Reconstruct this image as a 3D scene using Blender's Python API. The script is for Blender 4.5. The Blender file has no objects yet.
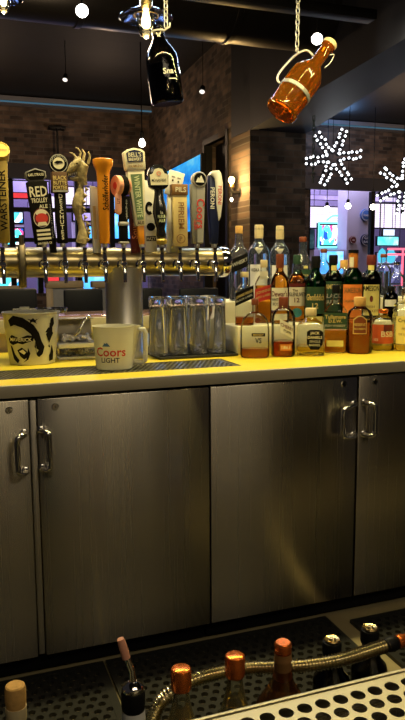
import bpy, bmesh, math, random
from mathutils import Vector, Matrix, Quaternion, noise as mnoise
random.seed(7)
PI = math.pi
S = bpy.context.scene
C = S.collection
V3 = Vector

# ------------------------------------------------------------------ camera
CAM = V3((0, -1.95, 1.21)); PITCH, ROLL, YAW, FPX = .1340, -.0063, .3520, 700.0
FW = V3((math.sin(YAW)*math.cos(PITCH), math.cos(YAW)*math.cos(PITCH), -math.sin(PITCH)))
_r = V3((math.cos(YAW), -math.sin(YAW), 0)); _u = _r.cross(FW)
RT = math.cos(ROLL)*_r + math.sin(ROLL)*_u; UP = RT.cross(FW)
cd = bpy.data.cameras.new('camera'); cam = bpy.data.objects.new('camera', cd); C.objects.link(cam)
cd.sensor_fit = 'VERTICAL'; cd.sensor_height = 36; cd.lens = FPX/720*36; cd.clip_start = .02; cd.clip_end = 100
m = Matrix((RT, UP, -FW)).transposed().to_4x4(); m.translation = CAM; cam.matrix_world = m
S.camera = cam

def ray(px, py): return FW + RT*((px-202.5)/FPX) - UP*((py-360)/FPX)
def P(px, py, Y=None, Z=None, D=None):
    d = ray(px, py)
    t = (Y-CAM.y)/d.y if Y is not None else ((Z-CAM.z)/d.z if Z is not None else D)
    return CAM + d*t
def scale_at(p): return (V3(p)-CAM).dot(FW)/FPX       # metres per pixel there

# --------------------------------------------------------------- materials
def _new(name):
    mt = bpy.data.materials.new(name); mt.use_nodes = True
    nt = mt.node_tree; nt.nodes.clear()
    out = nt.nodes.new('ShaderNodeOutputMaterial')
    return mt, nt, out
def mat(name, col, rough=.5, metal=0., var=.12, scale=30., bump=0., trans=0., ior=1.45, coat=0., stretch=None, spec=.5, aniso=0., emit=None, es=0.):
    mt, nt, out = _new(name); N = nt.nodes; L = nt.links
    b = N.new('ShaderNodeBsdfPrincipled'); L.new(b.outputs[0], out.inputs[0])
    b.inputs['Base Color'].default_value = (*col, 1)
    b.inputs['Roughness'].default_value = rough; b.inputs['Metallic'].default_value = metal
    b.inputs['Transmission Weight'].default_value = trans; b.inputs['IOR'].default_value = ior
    b.inputs['Coat Weight'].default_value = coat; b.inputs['Specular IOR Level'].default_value = spec
    if emit: b.inputs['Emission Color'].default_value = (*emit, 1); b.inputs['Emission Strength'].default_value = es
    tc = N.new('ShaderNodeTexCoord'); mp = N.new('ShaderNodeMapping'); L.new(tc.outputs['Object'], mp.inputs[0])
    if stretch: mp.inputs['Scale'].default_value = stretch
    if var or bump:
        nz = N.new('ShaderNodeTexNoise'); nz.inputs['Scale'].default_value = scale; nz.inputs['Detail'].default_value = 4
        L.new(mp.outputs[0], nz.inputs['Vector'])
        if var:
            mx = N.new('ShaderNodeMix'); mx.data_type = 'RGBA'
            mx.inputs['A'].default_value = (*[c*(1-var) for c in col], 1); mx.inputs['B'].default_value = (*[min(1, c*(1+var)) for c in col], 1)
            L.new(nz.outputs['Fac'], mx.inputs['Factor']); L.new(mx.outputs['Result'], b.inputs['Base Color'])
        if bump:
            bp = N.new('ShaderNodeBump'); bp.inputs['Strength'].default_value = bump; bp.inputs['Distance'].default_value = .004
            L.new(nz.outputs['Fac'], bp.inputs['Height']); L.new(bp.outputs[0], b.inputs['Normal'])
    if aniso:
        b.inputs['Anisotropic'].default_value = aniso
        tg = N.new('ShaderNodeTangent'); tg.direction_type = 'RADIAL'; tg.axis = 'Z'; L.new(tg.outputs[0], b.inputs['Tangent'])
    return mt
def thin_glass(name, col, refl=1.3, rough=.03, haze=0., hcol=(.8, .75, .6)):
    """thin glass wall: clear tinted sheet with a Fresnel reflection"""
    mt, nt, out = _new(name); N = nt.nodes; L = nt.links
    t = N.new('ShaderNodeBsdfTransparent'); t.inputs[0].default_value = (*col, 1)
    g = N.new('ShaderNodeBsdfGlossy'); g.inputs['Roughness'].default_value = rough; g.inputs['Color'].default_value = (1, 1, 1, 1)
    fr = N.new('ShaderNodeLayerWeight'); fr.inputs['Blend'].default_value = .22
    nz = N.new('ShaderNodeTexNoise'); nz.inputs['Scale'].default_value = 40
    mu = N.new('ShaderNodeMath'); mu.operation = 'MULTIPLY'; mu.inputs[1].default_value = refl; mu.use_clamp = True
    bp = N.new('ShaderNodeBump'); bp.inputs['Strength'].default_value = .08; bp.inputs['Distance'].default_value = .003
    L.new(nz.outputs['Fac'], bp.inputs['Height']); L.new(bp.outputs[0], g.inputs['Normal'])
    L.new(fr.outputs['Fresnel'], mu.inputs[0])
    mx = N.new('ShaderNodeMixShader'); L.new(mu.outputs[0], mx.inputs[0]); L.new(t.outputs[0], mx.inputs[1]); L.new(g.outputs[0], mx.inputs[2])
    if haze:  # pale diffuse share standing in for light caught by the glass
        df = N.new('ShaderNodeBsdfDiffuse'); df.inputs[0].default_value = (*hcol, 1); m2 = N.new('ShaderNodeMixShader'); m2.inputs[0].default_value = haze
        L.new(mx.outputs[0], m2.inputs[1]); L.new(df.outputs[0], m2.inputs[2]); L.new(m2.outputs[0], out.inputs[0]); return mt
    L.new(mx.outputs[0], out.inputs[0]); return mt
def emis(name, col, st):
    mt, nt, out = _new(name); e = nt.nodes.new('ShaderNodeEmission')
    e.inputs[0].default_value = (*col, 1); e.inputs[1].default_value = st
    nt.links.new(e.outputs[0], out.inputs[0]); return mt
def screen(name, cols, st, scale=6., kind='V', stretch=(1, 1, 1)):
    """a lit display: coloured blocks or bands that give off light"""
    mt, nt, out = _new(name); N = nt.nodes; L = nt.links
    e = N.new('ShaderNodeEmission'); e.inputs[1].default_value = st; L.new(e.outputs[0], out.inputs[0])
    tc = N.new('ShaderNodeTexCoord'); mp = N.new('ShaderNodeMapping'); mp.inputs['Scale'].default_value = stretch; L.new(tc.outputs['Object'], mp.inputs[0])
    if kind == 'V':
        tx = N.new('ShaderNodeTexVoronoi'); tx.inputs['Scale'].default_value = scale; o = N.new('ShaderNodeSeparateColor'); L.new(tx.outputs['Color'], o.inputs[0]); src = o.outputs[0]
    elif kind == 'N':
        tx = N.new('ShaderNodeTexNoise'); tx.inputs['Scale'].default_value = scale; tx.inputs['Detail'].default_value = 3; src = tx.outputs['Fac']
    else:
        tx = N.new('ShaderNodeTexWave'); tx.bands_direction = 'Z'; tx.inputs['Scale'].default_value = scale; tx.inputs['Distortion'].default_value = 2; src = tx.outputs['Fac']
    L.new(mp.outputs[0], tx.inputs['Vector'])
    cr = N.new('ShaderNodeValToRGB'); r = cr.color_ramp
    while len(r.elements) < len(cols): r.elements.new(.5)
    for i, c in enumerate(cols):
        r.elements[i].position = (.3+.4*i/(len(cols)-1)) if kind == 'N' else i/(len(cols)-1)
        r.elements[i].color = (*c, 1)
    if kind == 'V': r.interpolation = 'CONSTANT'
    L.new(src, cr.inputs[0]); L.new(cr.outputs[0], e.inputs[0]); return mt
def brick(name, c1, c2, mortar, axis='x'):
    mt, nt, out = _new(name); N = nt.nodes; L = nt.links
    b = N.new('ShaderNodeBsdfPrincipled'); b.inputs['Roughness'].default_value = .85; L.new(b.outputs[0], out.inputs[0])
    tc = N.new('ShaderNodeTexCoord'); sp = N.new('ShaderNodeSeparateXYZ'); L.new(tc.outputs['Object'], sp.inputs[0])
    cb = N.new('ShaderNodeCombineXYZ'); L.new(sp.outputs['X' if axis == 'x' else 'Y'], cb.inputs[0]); L.new(sp.outputs['Z'], cb.inputs[1])
    br = N.new('ShaderNodeTexBrick'); br.inputs['Scale'].default_value = 1
    br.inputs['Brick Width'].default_value = .215; br.inputs['Row Height'].default_value = .070; br.inputs['Mortar Size'].default_value = .007
    br.inputs['Color1'].default_value = (*c1, 1); br.inputs['Color2'].default_value = (*c2, 1); br.inputs['Mortar'].default_value = (*mortar, 1)
    L.new(cb.outputs[0], br.inputs['Vector'])
    nz = N.new('ShaderNodeTexNoise'); nz.inputs['Scale'].default_value = 3.5; nz.inputs['Detail'].default_value = 6; L.new(cb.outputs[0], nz.inputs['Vector'])
    mx = N.new('ShaderNodeMix'); mx.data_type = 'RGBA'; mx.blend_type = 'MULTIPLY'; mx.inputs['Factor'].default_value = .8
    cr = N.new('ShaderNodeValToRGB'); cr.color_ramp.elements[0].position = .3; cr.color_ramp.elements[0].color = (.25, .25, .25, 1); cr.color_ramp.elements[1].position = .7; cr.color_ramp.elements[1].color = (1.5, 1.4, 1.3, 1)
    L.new(nz.outputs['Fac'], cr.inputs[0]); L.new(br.outputs['Color'], mx.inputs['A']); L.new(cr.outputs[0], mx.inputs['B']); L.new(mx.outputs['Result'], b.inputs['Base Color'])
    bp = N.new('ShaderNodeBump'); bp.inputs['Strength'].default_value = .6; bp.inputs['Distance'].default_value = .01; bp.invert = True
    L.new(br.outputs['Fac'], bp.inputs['Height']); L.new(bp.outputs[0], b.inputs['Normal']); return mt
def planks(name, col, axis='Y', w=.14):
    mt, nt, out = _new(name); N = nt.nodes; L = nt.links
    b = N.new('ShaderNodeBsdfPrincipled'); b.inputs['Roughness'].default_value = .7; L.new(b.outputs[0], out.inputs[0])
    tc = N.new('ShaderNodeTexCoord'); sp = N.new('ShaderNodeSeparateXYZ'); L.new(tc.outputs['Object'], sp.inputs[0])
    cb = N.new('ShaderNodeCombineXYZ'); L.new(sp.outputs['X'], cb.inputs[0]); L.new(sp.outputs['Y'], cb.inputs[1])
    br = N.new('ShaderNodeTexBrick'); br.inputs['Scale'].default_value = 1; br.inputs['Brick Width'].default_value = 1.3; br.inputs['Row Height'].default_value = w; br.inputs['Mortar Size'].default_value = .006
    br.inputs['Color1'].default_value = (*col, 1); br.inputs['Color2'].default_value = (*[c*.45 for c in col], 1); br.inputs['Mortar'].default_value = (.004, .004, .004, 1)
    L.new(cb.outputs[0], br.inputs['Vector'])
    nz = N.new('ShaderNodeTexNoise'); nz.inputs['Scale'].default_value = 2.5; nz.inputs['Detail'].default_value = 5; L.new(tc.outputs['Object'], nz.inputs['Vector'])
    mx = N.new('ShaderNodeMix'); mx.data_type = 'RGBA'; mx.blend_type = 'MULTIPLY'; mx.inputs['Factor'].default_value = .9
    L.new(br.outputs['Color'], mx.inputs['A']); L.new(nz.outputs['Fac'], mx.inputs['B']); L.new(mx.outputs['Result'], b.inputs['Base Color']); return mt
def brushed(name, col, rough=.3, streak=.25, vertical=True):
    """stainless steel with fine vertical brushing"""
    mt, nt, out = _new(name); N = nt.nodes; L = nt.links
    b = N.new('ShaderNodeBsdfPrincipled'); b.inputs['Metallic'].default_value = 1; L.new(b.outputs[0], out.inputs[0])
    tc = N.new('ShaderNodeTexCoord'); mp = N.new('ShaderNodeMapping'); L.new(tc.outputs['Object'], mp.inputs[0])
    mp.inputs['Scale'].default_value = (420, 420, .5) if vertical else (1.2, 160, 160)
    nz = N.new('ShaderNodeTexNoise'); nz.inputs['Scale'].default_value = 1; nz.inputs['Detail'].default_value = 5; L.new(mp.outputs[0], nz.inputs['Vector'])
    mx = N.new('ShaderNodeMix'); mx.data_type = 'RGBA'
    mx.inputs['A'].default_value = (*[c*(1-streak) for c in col], 1); mx.inputs['B'].default_value = (*[min(1, c*(1+streak)) for c in col], 1)
    L.new(nz.outputs['Fac'], mx.inputs['Factor']); L.new(mx.outputs['Result'], b.inputs['Base Color'])
    mr = N.new('ShaderNodeMapRange'); mr.inputs['To Min'].default_value = rough*.95; mr.inputs['To Max'].default_value = rough*1.05
    L.new(nz.outputs['Fac'], mr.inputs['Value']); L.new(mr.outputs[0], b.inputs['Roughness'])
    n2 = N.new('ShaderNodeTexNoise'); n2.inputs['Scale'].default_value = 5; L.new(tc.outputs['Object'], n2.inputs['Vector'])
    bp = N.new('ShaderNodeBump'); bp.inputs['Strength'].default_value = .02; bp.inputs['Distance'].default_value = .01
    L.new(n2.outputs['Fac'], bp.inputs['Height']); L.new(bp.outputs[0], b.inputs['Normal'])
    b.inputs['Anisotropic'].default_value = .88; b.inputs['Anisotropic Rotation'].default_value = ANI if vertical else 0
    tg = N.new('ShaderNodeCombineXYZ'); tg.inputs[2 if vertical else 0].default_value = 1; L.new(tg.outputs[0], b.inputs['Tangent'])   # brushing direction
    return mt
ANI = 0.0

M = {}
M['steel'] = brushed('brushed_steel', (.57, .52, .43), .27, .035)
M['steel_lip'] = mat('counter_lip_steel', (.50, .45, .34), .45, .35, .06, 12)
M['steel_col'] = mat('column_steel', (.58, .55, .52), .33, .85, .05, 30, stretch=(1, 1, .1))
M['chrome'] = mat('chrome', (.82, .80, .76), .08, 1, .03)
M['brass'] = mat('brass', (.78, .58, .25), .25, 1, .08)
M['tower'] = mat('draft_tower_metal', (.42, .35, .19), .30, 1, .12, 25, stretch=(.3, 1, 1))
M['yellow_lit_top'] = mat('countertop', (.82, .64, .05), .35, 0, .08, 15)  # yellow light on the steel top is put into this base colour
M['tray'] = mat('drip_tray_grate', (.13, .12, .09), .5, .5, .15, 60)
M['tray_dark'] = mat('drip_tray_well', (.03, .03, .03), .6)
M['black_rubber'] = mat('black_rubber', (.016, .016, .015), .48, 0, .3, 60, .15)
M['black'] = mat('black_plastic', (.007, .007, .008), .45, spec=.15)
M['black_gloss'] = mat('black_gloss', (.012, .012, .012), .15, coat=.5)
M['tan_floor'] = mat('tan_floor_tile', (.34, .28, .15), .6, 0, .2, 9, .1)
M['dark_floor'] = mat('room_floor', (.05, .04, .035), .5, 0, .3, 3)
M['cream'] = mat('cream_paper', (.78, .72, .55), .6, 0, .05)
M['white'] = mat('white_plastic', (.80, .78, .74), .45, 0, .04)
M['step'] = mat('cream_step_laminate', (.82, .76, .56), .45, 0, .05, 10)
M['ink'] = mat('black_ink', (.010, .009, .009), .7, 0, 0, spec=.04)
M['red'] = mat('red_ink', (.62, .04, .03), .5, 0, .05)
M['blue'] = mat('blue_ink', (.05, .15, .42), .5, 0, .05)
M['navy'] = mat('navy_lacquer', (.012, .018, .07), .3, 0, .1)
M['tan'] = mat('tan_wood', (.62, .47, .20), .5, 0, .15, 40, stretch=(1, 1, .2))
M['brown'] = mat('brown_stain', (.27, .13, .04), .5, 0, .15)
M['dark_brown'] = mat('dark_brown_wood', (.10, .045, .015), .5, 0, .2)
M['orange'] = mat('orange_lacquer', (.85, .32, .02), .35, 0, .05)
M['orange_label'] = mat('orange_paper', (.80, .22, .03), .6, 0, .06)
M['gold'] = mat('gold_lacquer', (.42, .30, .06), .4, .4, .1)
M['goldtext'] = mat('gold_ink', (.75, .58, .22), .4, .3, 0)
M['greytext'] = mat('grey_ink', (.45, .44, .40), .5, 0, 0)
M['green_panel'] = mat('green_panel', (.13, .20, .10), .5, 0, .1)
M['green_text'] = mat('pale_green_ink', (.65, .72, .45), .5, 0, 0)
M['maroon'] = mat('maroon_lacquer', (.14, .02, .02), .4)
M['pink'] = mat('salmon_enamel', (.75, .34, .22), .5)
M['grey'] = mat('grey_plastic', (.22, .21, .19), .45)
M['silver'] = mat('silver_paint', (.52, .50, .46), .35, .5)
M['bone'] = mat('carved_bone', (.33, .26, .13), .55, 0, .9, 70, .9)
M['cork'] = mat('cork', (.60, .34, .10), .8, 0, .3, 120, .3)
M['wood_cap'] = mat('pale_wood_stopper', (.62, .50, .28), .6, 0, .15)
M['copper'] = mat('copper_foil', (.90, .22, .04), .24, .8, .12, 60, .15)
M['brown_cap'] = mat('brown_capsule', (.20, .05, .02), .35, .1)
M['red_cap'] = mat('dark_red_capsule', (.15, .025, .02), .35, .1)
M['orange_foil'] = mat('orange_foil', (.62, .20, .03), .35, .3)
M['yellow_label'] = mat('yellow_label', (.78, .66, .20), .6)
M['teal'] = mat('teal_paper', (.04, .25, .26), .55)
M['dgreen'] = mat('dark_green_label', (.02, .06, .03), .5)
M['red_label'] = mat('brick_red_label', (.55, .10, .03), .55)
M['frost'] = mat('frosted_plastic', (.86, .84, .74), .5, 0, .03, 20, trans=.35, ior=1.3)
M['bucketw'] = mat('bucket_cream_print', (.52, .50, .41), .4, .1, .06)
M['glass'] = mat('clear_glass', (1, 1, 1), .02, 0, 0, trans=1, ior=1.45)
M['beer'] = mat('beer_glass_clear', (.98, .98, 1), .02, 0, 0, trans=.97, ior=1.45)  # small diffuse share whitens the glass in place of bright highlights
M['thin'] = thin_glass('thin_clear_glass', (.93, .95, .95))
M['thin_beer'] = thin_glass('beer_glass_wall', (.97, .98, .98), 2.0)
M['thin_blue'] = thin_glass('thin_bluish_glass', (.86, .90, .96), 2.4, .03, .04, (.5, .62, .9))  # slight blue haze paints cool highlights into the back bottles
M['thin_green'] = thin_glass('green_bottle_glass', (.05, .30, .07))
M['thin_dgreen'] = thin_glass('dark_green_bottle_glass', (.03, .13, .04))
M['thin_black'] = thin_glass('near_black_glass', (.015, .012, .012), 1.6)
M['thin_rail'] = thin_glass('light_hazed_bottle_glass', (.92, .93, .86), 1.6, .05, .09, (.62, .58, .30))  # haze colour paints the pale light seen in the bottle necks
M['thin_rail_blue'] = thin_glass('light_hazed_blue_glass', (.55, .72, .72), 1.6, .05, .2, (.10, .30, .32))  # haze again stands in for light in the neck, tinted blue
M['smoke'] = thin_glass('smoky_growler_glass', (.30, .27, .22), 1.5)
M['acrylic'] = thin_glass('clear_acrylic', (.95, .95, .94), 1.2)
M['window_glass'] = thin_glass('window_glass', (.93, .94, .96), .5, .01)
M['amber_liq'] = mat('amber_spirit', (.80, .32, .03), .02, 0, 0, trans=1, ior=1.34)
M['dark_liq'] = mat('dark_amber_spirit', (.45, .10, .01), .02, 0, 0, trans=1, ior=1.34)
M['red_liq'] = mat('red_amber_spirit', (.50, .07, .015), .02, 0, 0, trans=1, ior=1.34)
M['clear_liq'] = mat('pale_spirit', (.93, .92, .82), .02, 0, 0, trans=1, ior=1.33)
M['gold_liq'] = mat('gold_spirit', (.86, .62, .12), .02, 0, 0, trans=1, ior=1.34)
M['amber_glass'] = mat('amber_glass', (.93, .34, .03), .03, 0, 0, trans=.94, ior=1.38)  # diffuse share stands in for lamplight glowing through the amber
M['brown_glass'] = mat('brown_bottle_glass', (.40, .14, .03), .04, 0, 0, trans=.95, ior=1.4)
M['brick_x'] = brick('brown_brick', (.19, .135, .10), (.05, .038, .031), (.12, .105, .09), 'x')
M['brick_y'] = brick('brown_brick_side', (.19, .135, .10), (.05, .038, .031), (.12, .105, .09), 'y')
M['ledge'] = mat('cove_lit_ledge', (.20, .21, .24), .5, 0, .1, 5)  # pale tone paints the cove light falling on the ledge
M['ceil'] = planks('dark_ceiling_planks', (.011, .0075, .006), w=.10)
M['beam'] = mat('dark_painted_beam', (.017, .018, .026), .55, 0, .2, 4)
M['duct'] = mat('dark_duct_metal', (.03, .028, .025), .35, .7, .2, 5)
M['wood_bar'] = mat('bar_top_wood', (.30, .16, .09), .14, 0, .3, 6, stretch=(.5, 4, 4), coat=.3)
M['wood_tan'] = mat('pale_wood', (.46, .34, .18), .45, 0, .2, 8)
M['violet_wall'] = mat('violet_painted_wall', (.26, .22, .36), .7, 0, .3, .8)
M['bar_panel'] = mat('brightened_bar_panel', (.66, .55, .38), .5, 0, .1, 6)  # pale wood lightened in colour to brighten the glasses before it
M['lilac'] = mat('lilac_painted_wall', (.60, .56, .72), .7, 0, .08, 3)
M['iron'] = mat('black_iron', (.02, .02, .02), .5, .6)
M['hose'] = mat('ribbed_steel_hose', (.74, .66, .44), .22, 1, .1)
M['deck'] = mat('perforated_deck_steel', (.33, .295, .215), .40, .8, .08, 8)
M['bulb'] = emis('warm_bulb', (1, .72, .30), 14)
M['bulb_white'] = emis('white_bulb', (1, .93, .80), 9)
M['spot'] = emis('spot_lamp_face', (1, .95, .86), 22)
M['led'] = emis('snowflake_led', (.92, .95, 1), 3.2)
M['shade_glass'] = thin_glass('lamp_shade_glass', (.55, .62, .80), 2.0)

# ------------------------------------------------------------ mesh builder
_txt = {}
def raw_text(s):
    if s in _txt: return _txt[s]
    cu = bpy.data.curves.new('t', 'FONT'); cu.body = s; cu.resolution_u = 2; cu.size = 1; cu.offset = .016
    ob = bpy.data.objects.new('t', cu); C.objects.link(ob)
    dg = bpy.context.evaluated_depsgraph_get(); me = bpy.data.meshes.new_from_object(ob.evaluated_get(dg))
    vs = [(v.co.x, v.co.y) for v in me.vertices]; fs = [tuple(p.vertices) for p in me.polygons]
    bpy.data.objects.remove(ob); bpy.data.curves.remove(cu); bpy.data.meshes.remove(me)
    x0 = min(v[0] for v in vs); x1 = max(v[0] for v in vs); y0 = min(v[1] for v in vs); y1 = max(v[1] for v in vs)
    _txt[s] = ([((x-(x0+x1)/2), (y-(y0+y1)/2)) for x, y in vs], fs, x1-x0, y1-y0); return _txt[s]

def flat(y, o=V3((0, 0, 0))):                     # mapper onto a vertical plane facing -Y
    return lambda u, v, off=0: V3((u, y-off, v))+o
def cyl(r, cz=0, sq=1.0):                         # mapper onto a cylinder facing -Y
    return lambda u, v, off=0: V3(((r+off)*math.sin(u/r), -(r+off)*math.cos(u/r)*sq, v))
def cone_map(r0, z0, r1, z1):
    def f(u, v, off=0):
        r = r0+(r1-r0)*(v-z0)/(z1-z0)
        return V3(((r+off)*math.sin(u/r), -(r+off)*math.cos(u/r), v))
    return f

class MB:
    def __init__(s): s.v = []; s.f = []; s.m = []; s.mats = []; s.T = Matrix.Identity(4)
    def add(s, vs, fs, mt):
        if mt not in s.mats: s.mats.append(mt)
        k = s.mats.index(mt); n = len(s.v)
        s.v += [tuple(s.T @ V3(v)) for v in vs]; s.f += [tuple(i+n for i in f) for f in fs]; s.m += [k]*len(fs); return s
    def lathe(s, prof, mt, seg=24, T=None, caps=True):
        """rings (r, z, n, ry): n = superellipse power, ry = depth / width"""
        vs = []; fs = []; rings = []
        for p in prof:
            r, z = p[0], p[1]; n = p[2] if len(p) > 2 else 2; ry = p[3] if len(p) > 3 else 1
            if r < 1e-6: rings.append([len(vs)]); vs.append(V3((0, 0, z))); continue
            ring = []
            for i in range(seg):
                a = 2*PI*i/seg; c, q = math.cos(a), math.sin(a)
                k = 1/((abs(c)**n+abs(q)**n)**(1/n)) if n != 2 else 1
                ring.append(len(vs)); vs.append(V3((r*k*c, r*ry*k*q, z)))
            rings.append(ring)
        for a, b in zip(rings, rings[1:]):
            if len(a) == 1 and len(b) == 1: continue
            for i in range(seg):
                j = (i+1) % seg
                if len(a) == 1: fs.append((a[0], b[j], b[i]))
                elif len(b) == 1: fs.append((a[i], a[j], b[0]))
                else: fs.append((a[i], a[j], b[j], b[i]))
        if caps:
            if len(rings[0]) > 1: fs.append(tuple(reversed(rings[0])))
            if len(rings[-1]) > 1: fs.append(tuple(rings[-1]))
        if T is not None: vs = [T @ v for v in vs]
        return s.add(vs, fs, mt)
    def tube(s, pts, r, mt, seg=10, closed=False):
        pts = [V3(p) for p in pts]; n = len(pts); vs = []; fs = []
        rr = r if isinstance(r, (list, tuple)) else [r]*n
        nrm = None
        for i, p in enumerate(pts):
            if closed: t = pts[(i+1) % n]-pts[i-1]
            else: t = pts[min(i+1, n-1)]-pts[max(i-1, 0)]
            t.normalize()
            if nrm is None:
                nrm = t.orthogonal().normalized()
            else:
                nrm = nrm-t*nrm.dot(t)
                nrm = nrm.normalized() if nrm.length > 1e-6 else t.orthogonal().normalized()
            b = t.cross(nrm)
            for k in range(seg):
                a = 2*PI*k/seg; vs.append(p+(nrm*math.cos(a)+b*math.sin(a))*rr[i])
        for i in range(n if closed else n-1):
            j = (i+1) % n
            for k in range(seg):
                l = (k+1) % seg; fs.append((i*seg+k, i*seg+l, j*seg+l, j*seg+k))
        if not closed: fs.append(tuple(reversed(range(seg)))); fs.append(tuple(range((n-1)*seg, n*seg)))
        return s.add(vs, fs, mt)
    def bm_add(s, bm, mt):
        bm.verts.index_update(); s.add([v.co.copy() for v in bm.verts], [tuple(v.index for v in f.verts) for f in bm.faces], mt); bm.free(); return s
    def box(s, x0, x1, y0, y1, z0, z1, mt, bev=0, seg=2, T=None):
        bm = bmesh.new(); bmesh.ops.create_cube(bm, size=1)
        for v in bm.verts: v.co = V3((x0+(x1-x0)*(v.co.x+.5), y0+(y1-y0)*(v.co.y+.5), z0+(z1-z0)*(v.co.z+.5)))
        if bev: bmesh.ops.bevel(bm, geom=list(bm.edges), offset=bev, segments=seg, affect='EDGES', profile=.5)
        if T is not None: bmesh.ops.transform(bm, matrix=T, verts=bm.verts)
        return s.bm_add(bm, mt)
    def prism(s, out, y0, y1, mt, bev=0, T=None, seg=2):
        """polygon in x,z given thickness y0..y1"""
        bm = bmesh.new(); vs = [bm.verts.new((x, y0, z)) for x, z in out]; f = bm.faces.new(vs)
        r = bmesh.ops.extrude_face_region(bm, geom=[f])
        for e in r['geom']:
            if isinstance(e, bmesh.types.BMVert): e.co.y = y1
        bmesh.ops.recalc_face_normals(bm, faces=bm.faces)
        if bev: bmesh.ops.bevel(bm, geom=list(bm.edges), offset=bev, segments=seg, affect='EDGES', profile=.5)
        if T is not None: bmesh.ops.transform(bm, matrix=T, verts=bm.verts)
        return s.bm_add(bm, mt)
    def patch(s, mp, u0, u1, v0, v1, mt, n=10, slant=0, off=.0006):
        vs = []; fs = []
        for i in range(n+1):
            u = u0+(u1-u0)*i/n; d = slant*(u-(u0+u1)/2)
            vs += [mp(u, v0+d, off), mp(u, v1+d, off)]
        for i in range(n): fs.append((2*i, 2*i+2, 2*i+3, 2*i+1))
        return s.add(vs, fs, mt)
    def disc(s, mp, cu, cv, ru, rv, mt, off=.001, n=24, r_in=0, a0=0, a1=2*PI):
        vs = []; fs = []
        for i in range(n+1):
            a = a0+(a1-a0)*i/n
            vs += [mp(cu+ru*r_in*math.cos(a), cv+rv*r_in*math.sin(a), off), mp(cu+ru*math.cos(a), cv+rv*math.sin(a), off)]
        for i in range(n): fs.append((2*i, 2*i+1, 2*i+3, 2*i+2))
        return s.add(vs, fs, mt)
    def shape(s, mp, poly, mt, off=.001, du=.003):
        """a filled outline laid onto a curved surface, cut in narrow strips"""
        us = [p[0] for p in poly]; a, b = min(us), max(us); n = max(2, int((b-a)/du)); vs = []; fs = []
        def cuts(u):
            r = []
            for (x0, y0), (x1, y1) in zip(poly, poly[1:]+poly[:1]):
                if (x0 <= u) != (x1 <= u): r.append(y0+(y1-y0)*(u-x0)/(x1-x0))
            return sorted(r)
        for i in range(n):
            ua = a+(b-a)*i/n; ub = a+(b-a)*(i+1)/n; e = (ub-ua)*.02
            ca, cb = cuts(ua+e), cuts(ub-e)
            if len(ca) != len(cb): ca = cb = cuts((ua+ub)/2)
            for j in range(0, len(ca)-1, 2):
                k = len(vs); vs += [mp(ua, ca[j], off), mp(ub, cb[j], off), mp(ub, cb[j+1], off), mp(ua, ca[j+1], off)]; fs.append((k, k+1, k+2, k+3))
        return s.add(vs, fs, mt)
    def text(s, st, mp, cu, cv, h, mt, rot=0, maxw=None, off=.0014, wide=1.0):
        vs, fs, w, hh = raw_text(st); k = h/.72; kw = k*wide
        if maxw and w*kw > maxw: kw = maxw/w
        c, q = round(math.cos(rot)), round(math.sin(rot))
        return s.add([mp(cu+c*x*kw-q*y*k, cv+q*x*kw+c*y*k, off) for x, y in vs], fs, mt)
    def build(s, name, parent=None, loc=None, rz=0, sharp=38):
        me = bpy.data.meshes.new(name); me.from_pydata(s.v, [], s.f)
        for mt in s.mats: me.materials.append(mt)
        me.polygons.foreach_set('material_index', s.m); me.polygons.foreach_set('use_smooth', [True]*len(s.f)); me.update()
        bm = bmesh.new(); bm.from_mesh(me); bmesh.ops.recalc_face_normals(bm, faces=[f for f in bm.faces]); bm.to_mesh(me); bm.free()
        me.set_sharp_from_angle(angle=math.radians(sharp))
        o = bpy.data.objects.new(name, me); C.objects.link(o)
        if parent: o.parent = parent
        if loc is not None: o.location = loc
        o.rotation_euler.z = rz; return o

def tag(o, label=None, cat=None, group=None, kind=None):
    if label: o['label'] = label
    if cat: o['category'] = cat
    if group: o['group'] = group
    if kind: o['kind'] = kind
    return o
def thing(name, label, cat, loc=(0, 0, 0), rz=0, group=None, tilt=None):
    o = bpy.data.objects.new(name, None); C.objects.link(o); o.empty_display_size = .05; o.location = loc
    o.rotation_euler = tilt if tilt else (0, 0, rz)
    return tag(o, label, cat, group)
def struct(mb, name): return tag(mb.build(name), kind='structure')
def face_cam(p): d = (CAM-V3(p)); return math.atan2(d.x, -d.y)
def light(kind, name, loc, energy, col, size=.05, rot=None, sy=None, spot=None, spread=None):
    l = bpy.data.lights.new(name, kind); l.energy = energy; l.color = col
    if kind == 'AREA':
        l.size = size
        if sy: l.shape = 'RECTANGLE'; l.size_y = sy
        if spread: l.spread = spread
    else: l.shadow_soft_size = size
    if spot: l.spot_size = spot; l.spot_blend = .6
    o = bpy.data.objects.new(name, l); C.objects.link(o); o.location = loc
    if rot: o.rotation_euler = rot
    return o

# ---------------------------------------------------------------- setting
CT = .888                                              # counter top height
mb = MB(); mb.box(-3, 12, -4, 14.5, -.08, 0, M['dark_floor']); struct(mb, 'floor')
# tan tiles behind the bar, seen where the rubber mats stop
mb = MB(); mb.box(-1.0, 2.6, -1.25, .07, .0, .004, M['tan_floor']); tag(mb.build('floor_tiles'), kind='structure')

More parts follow.
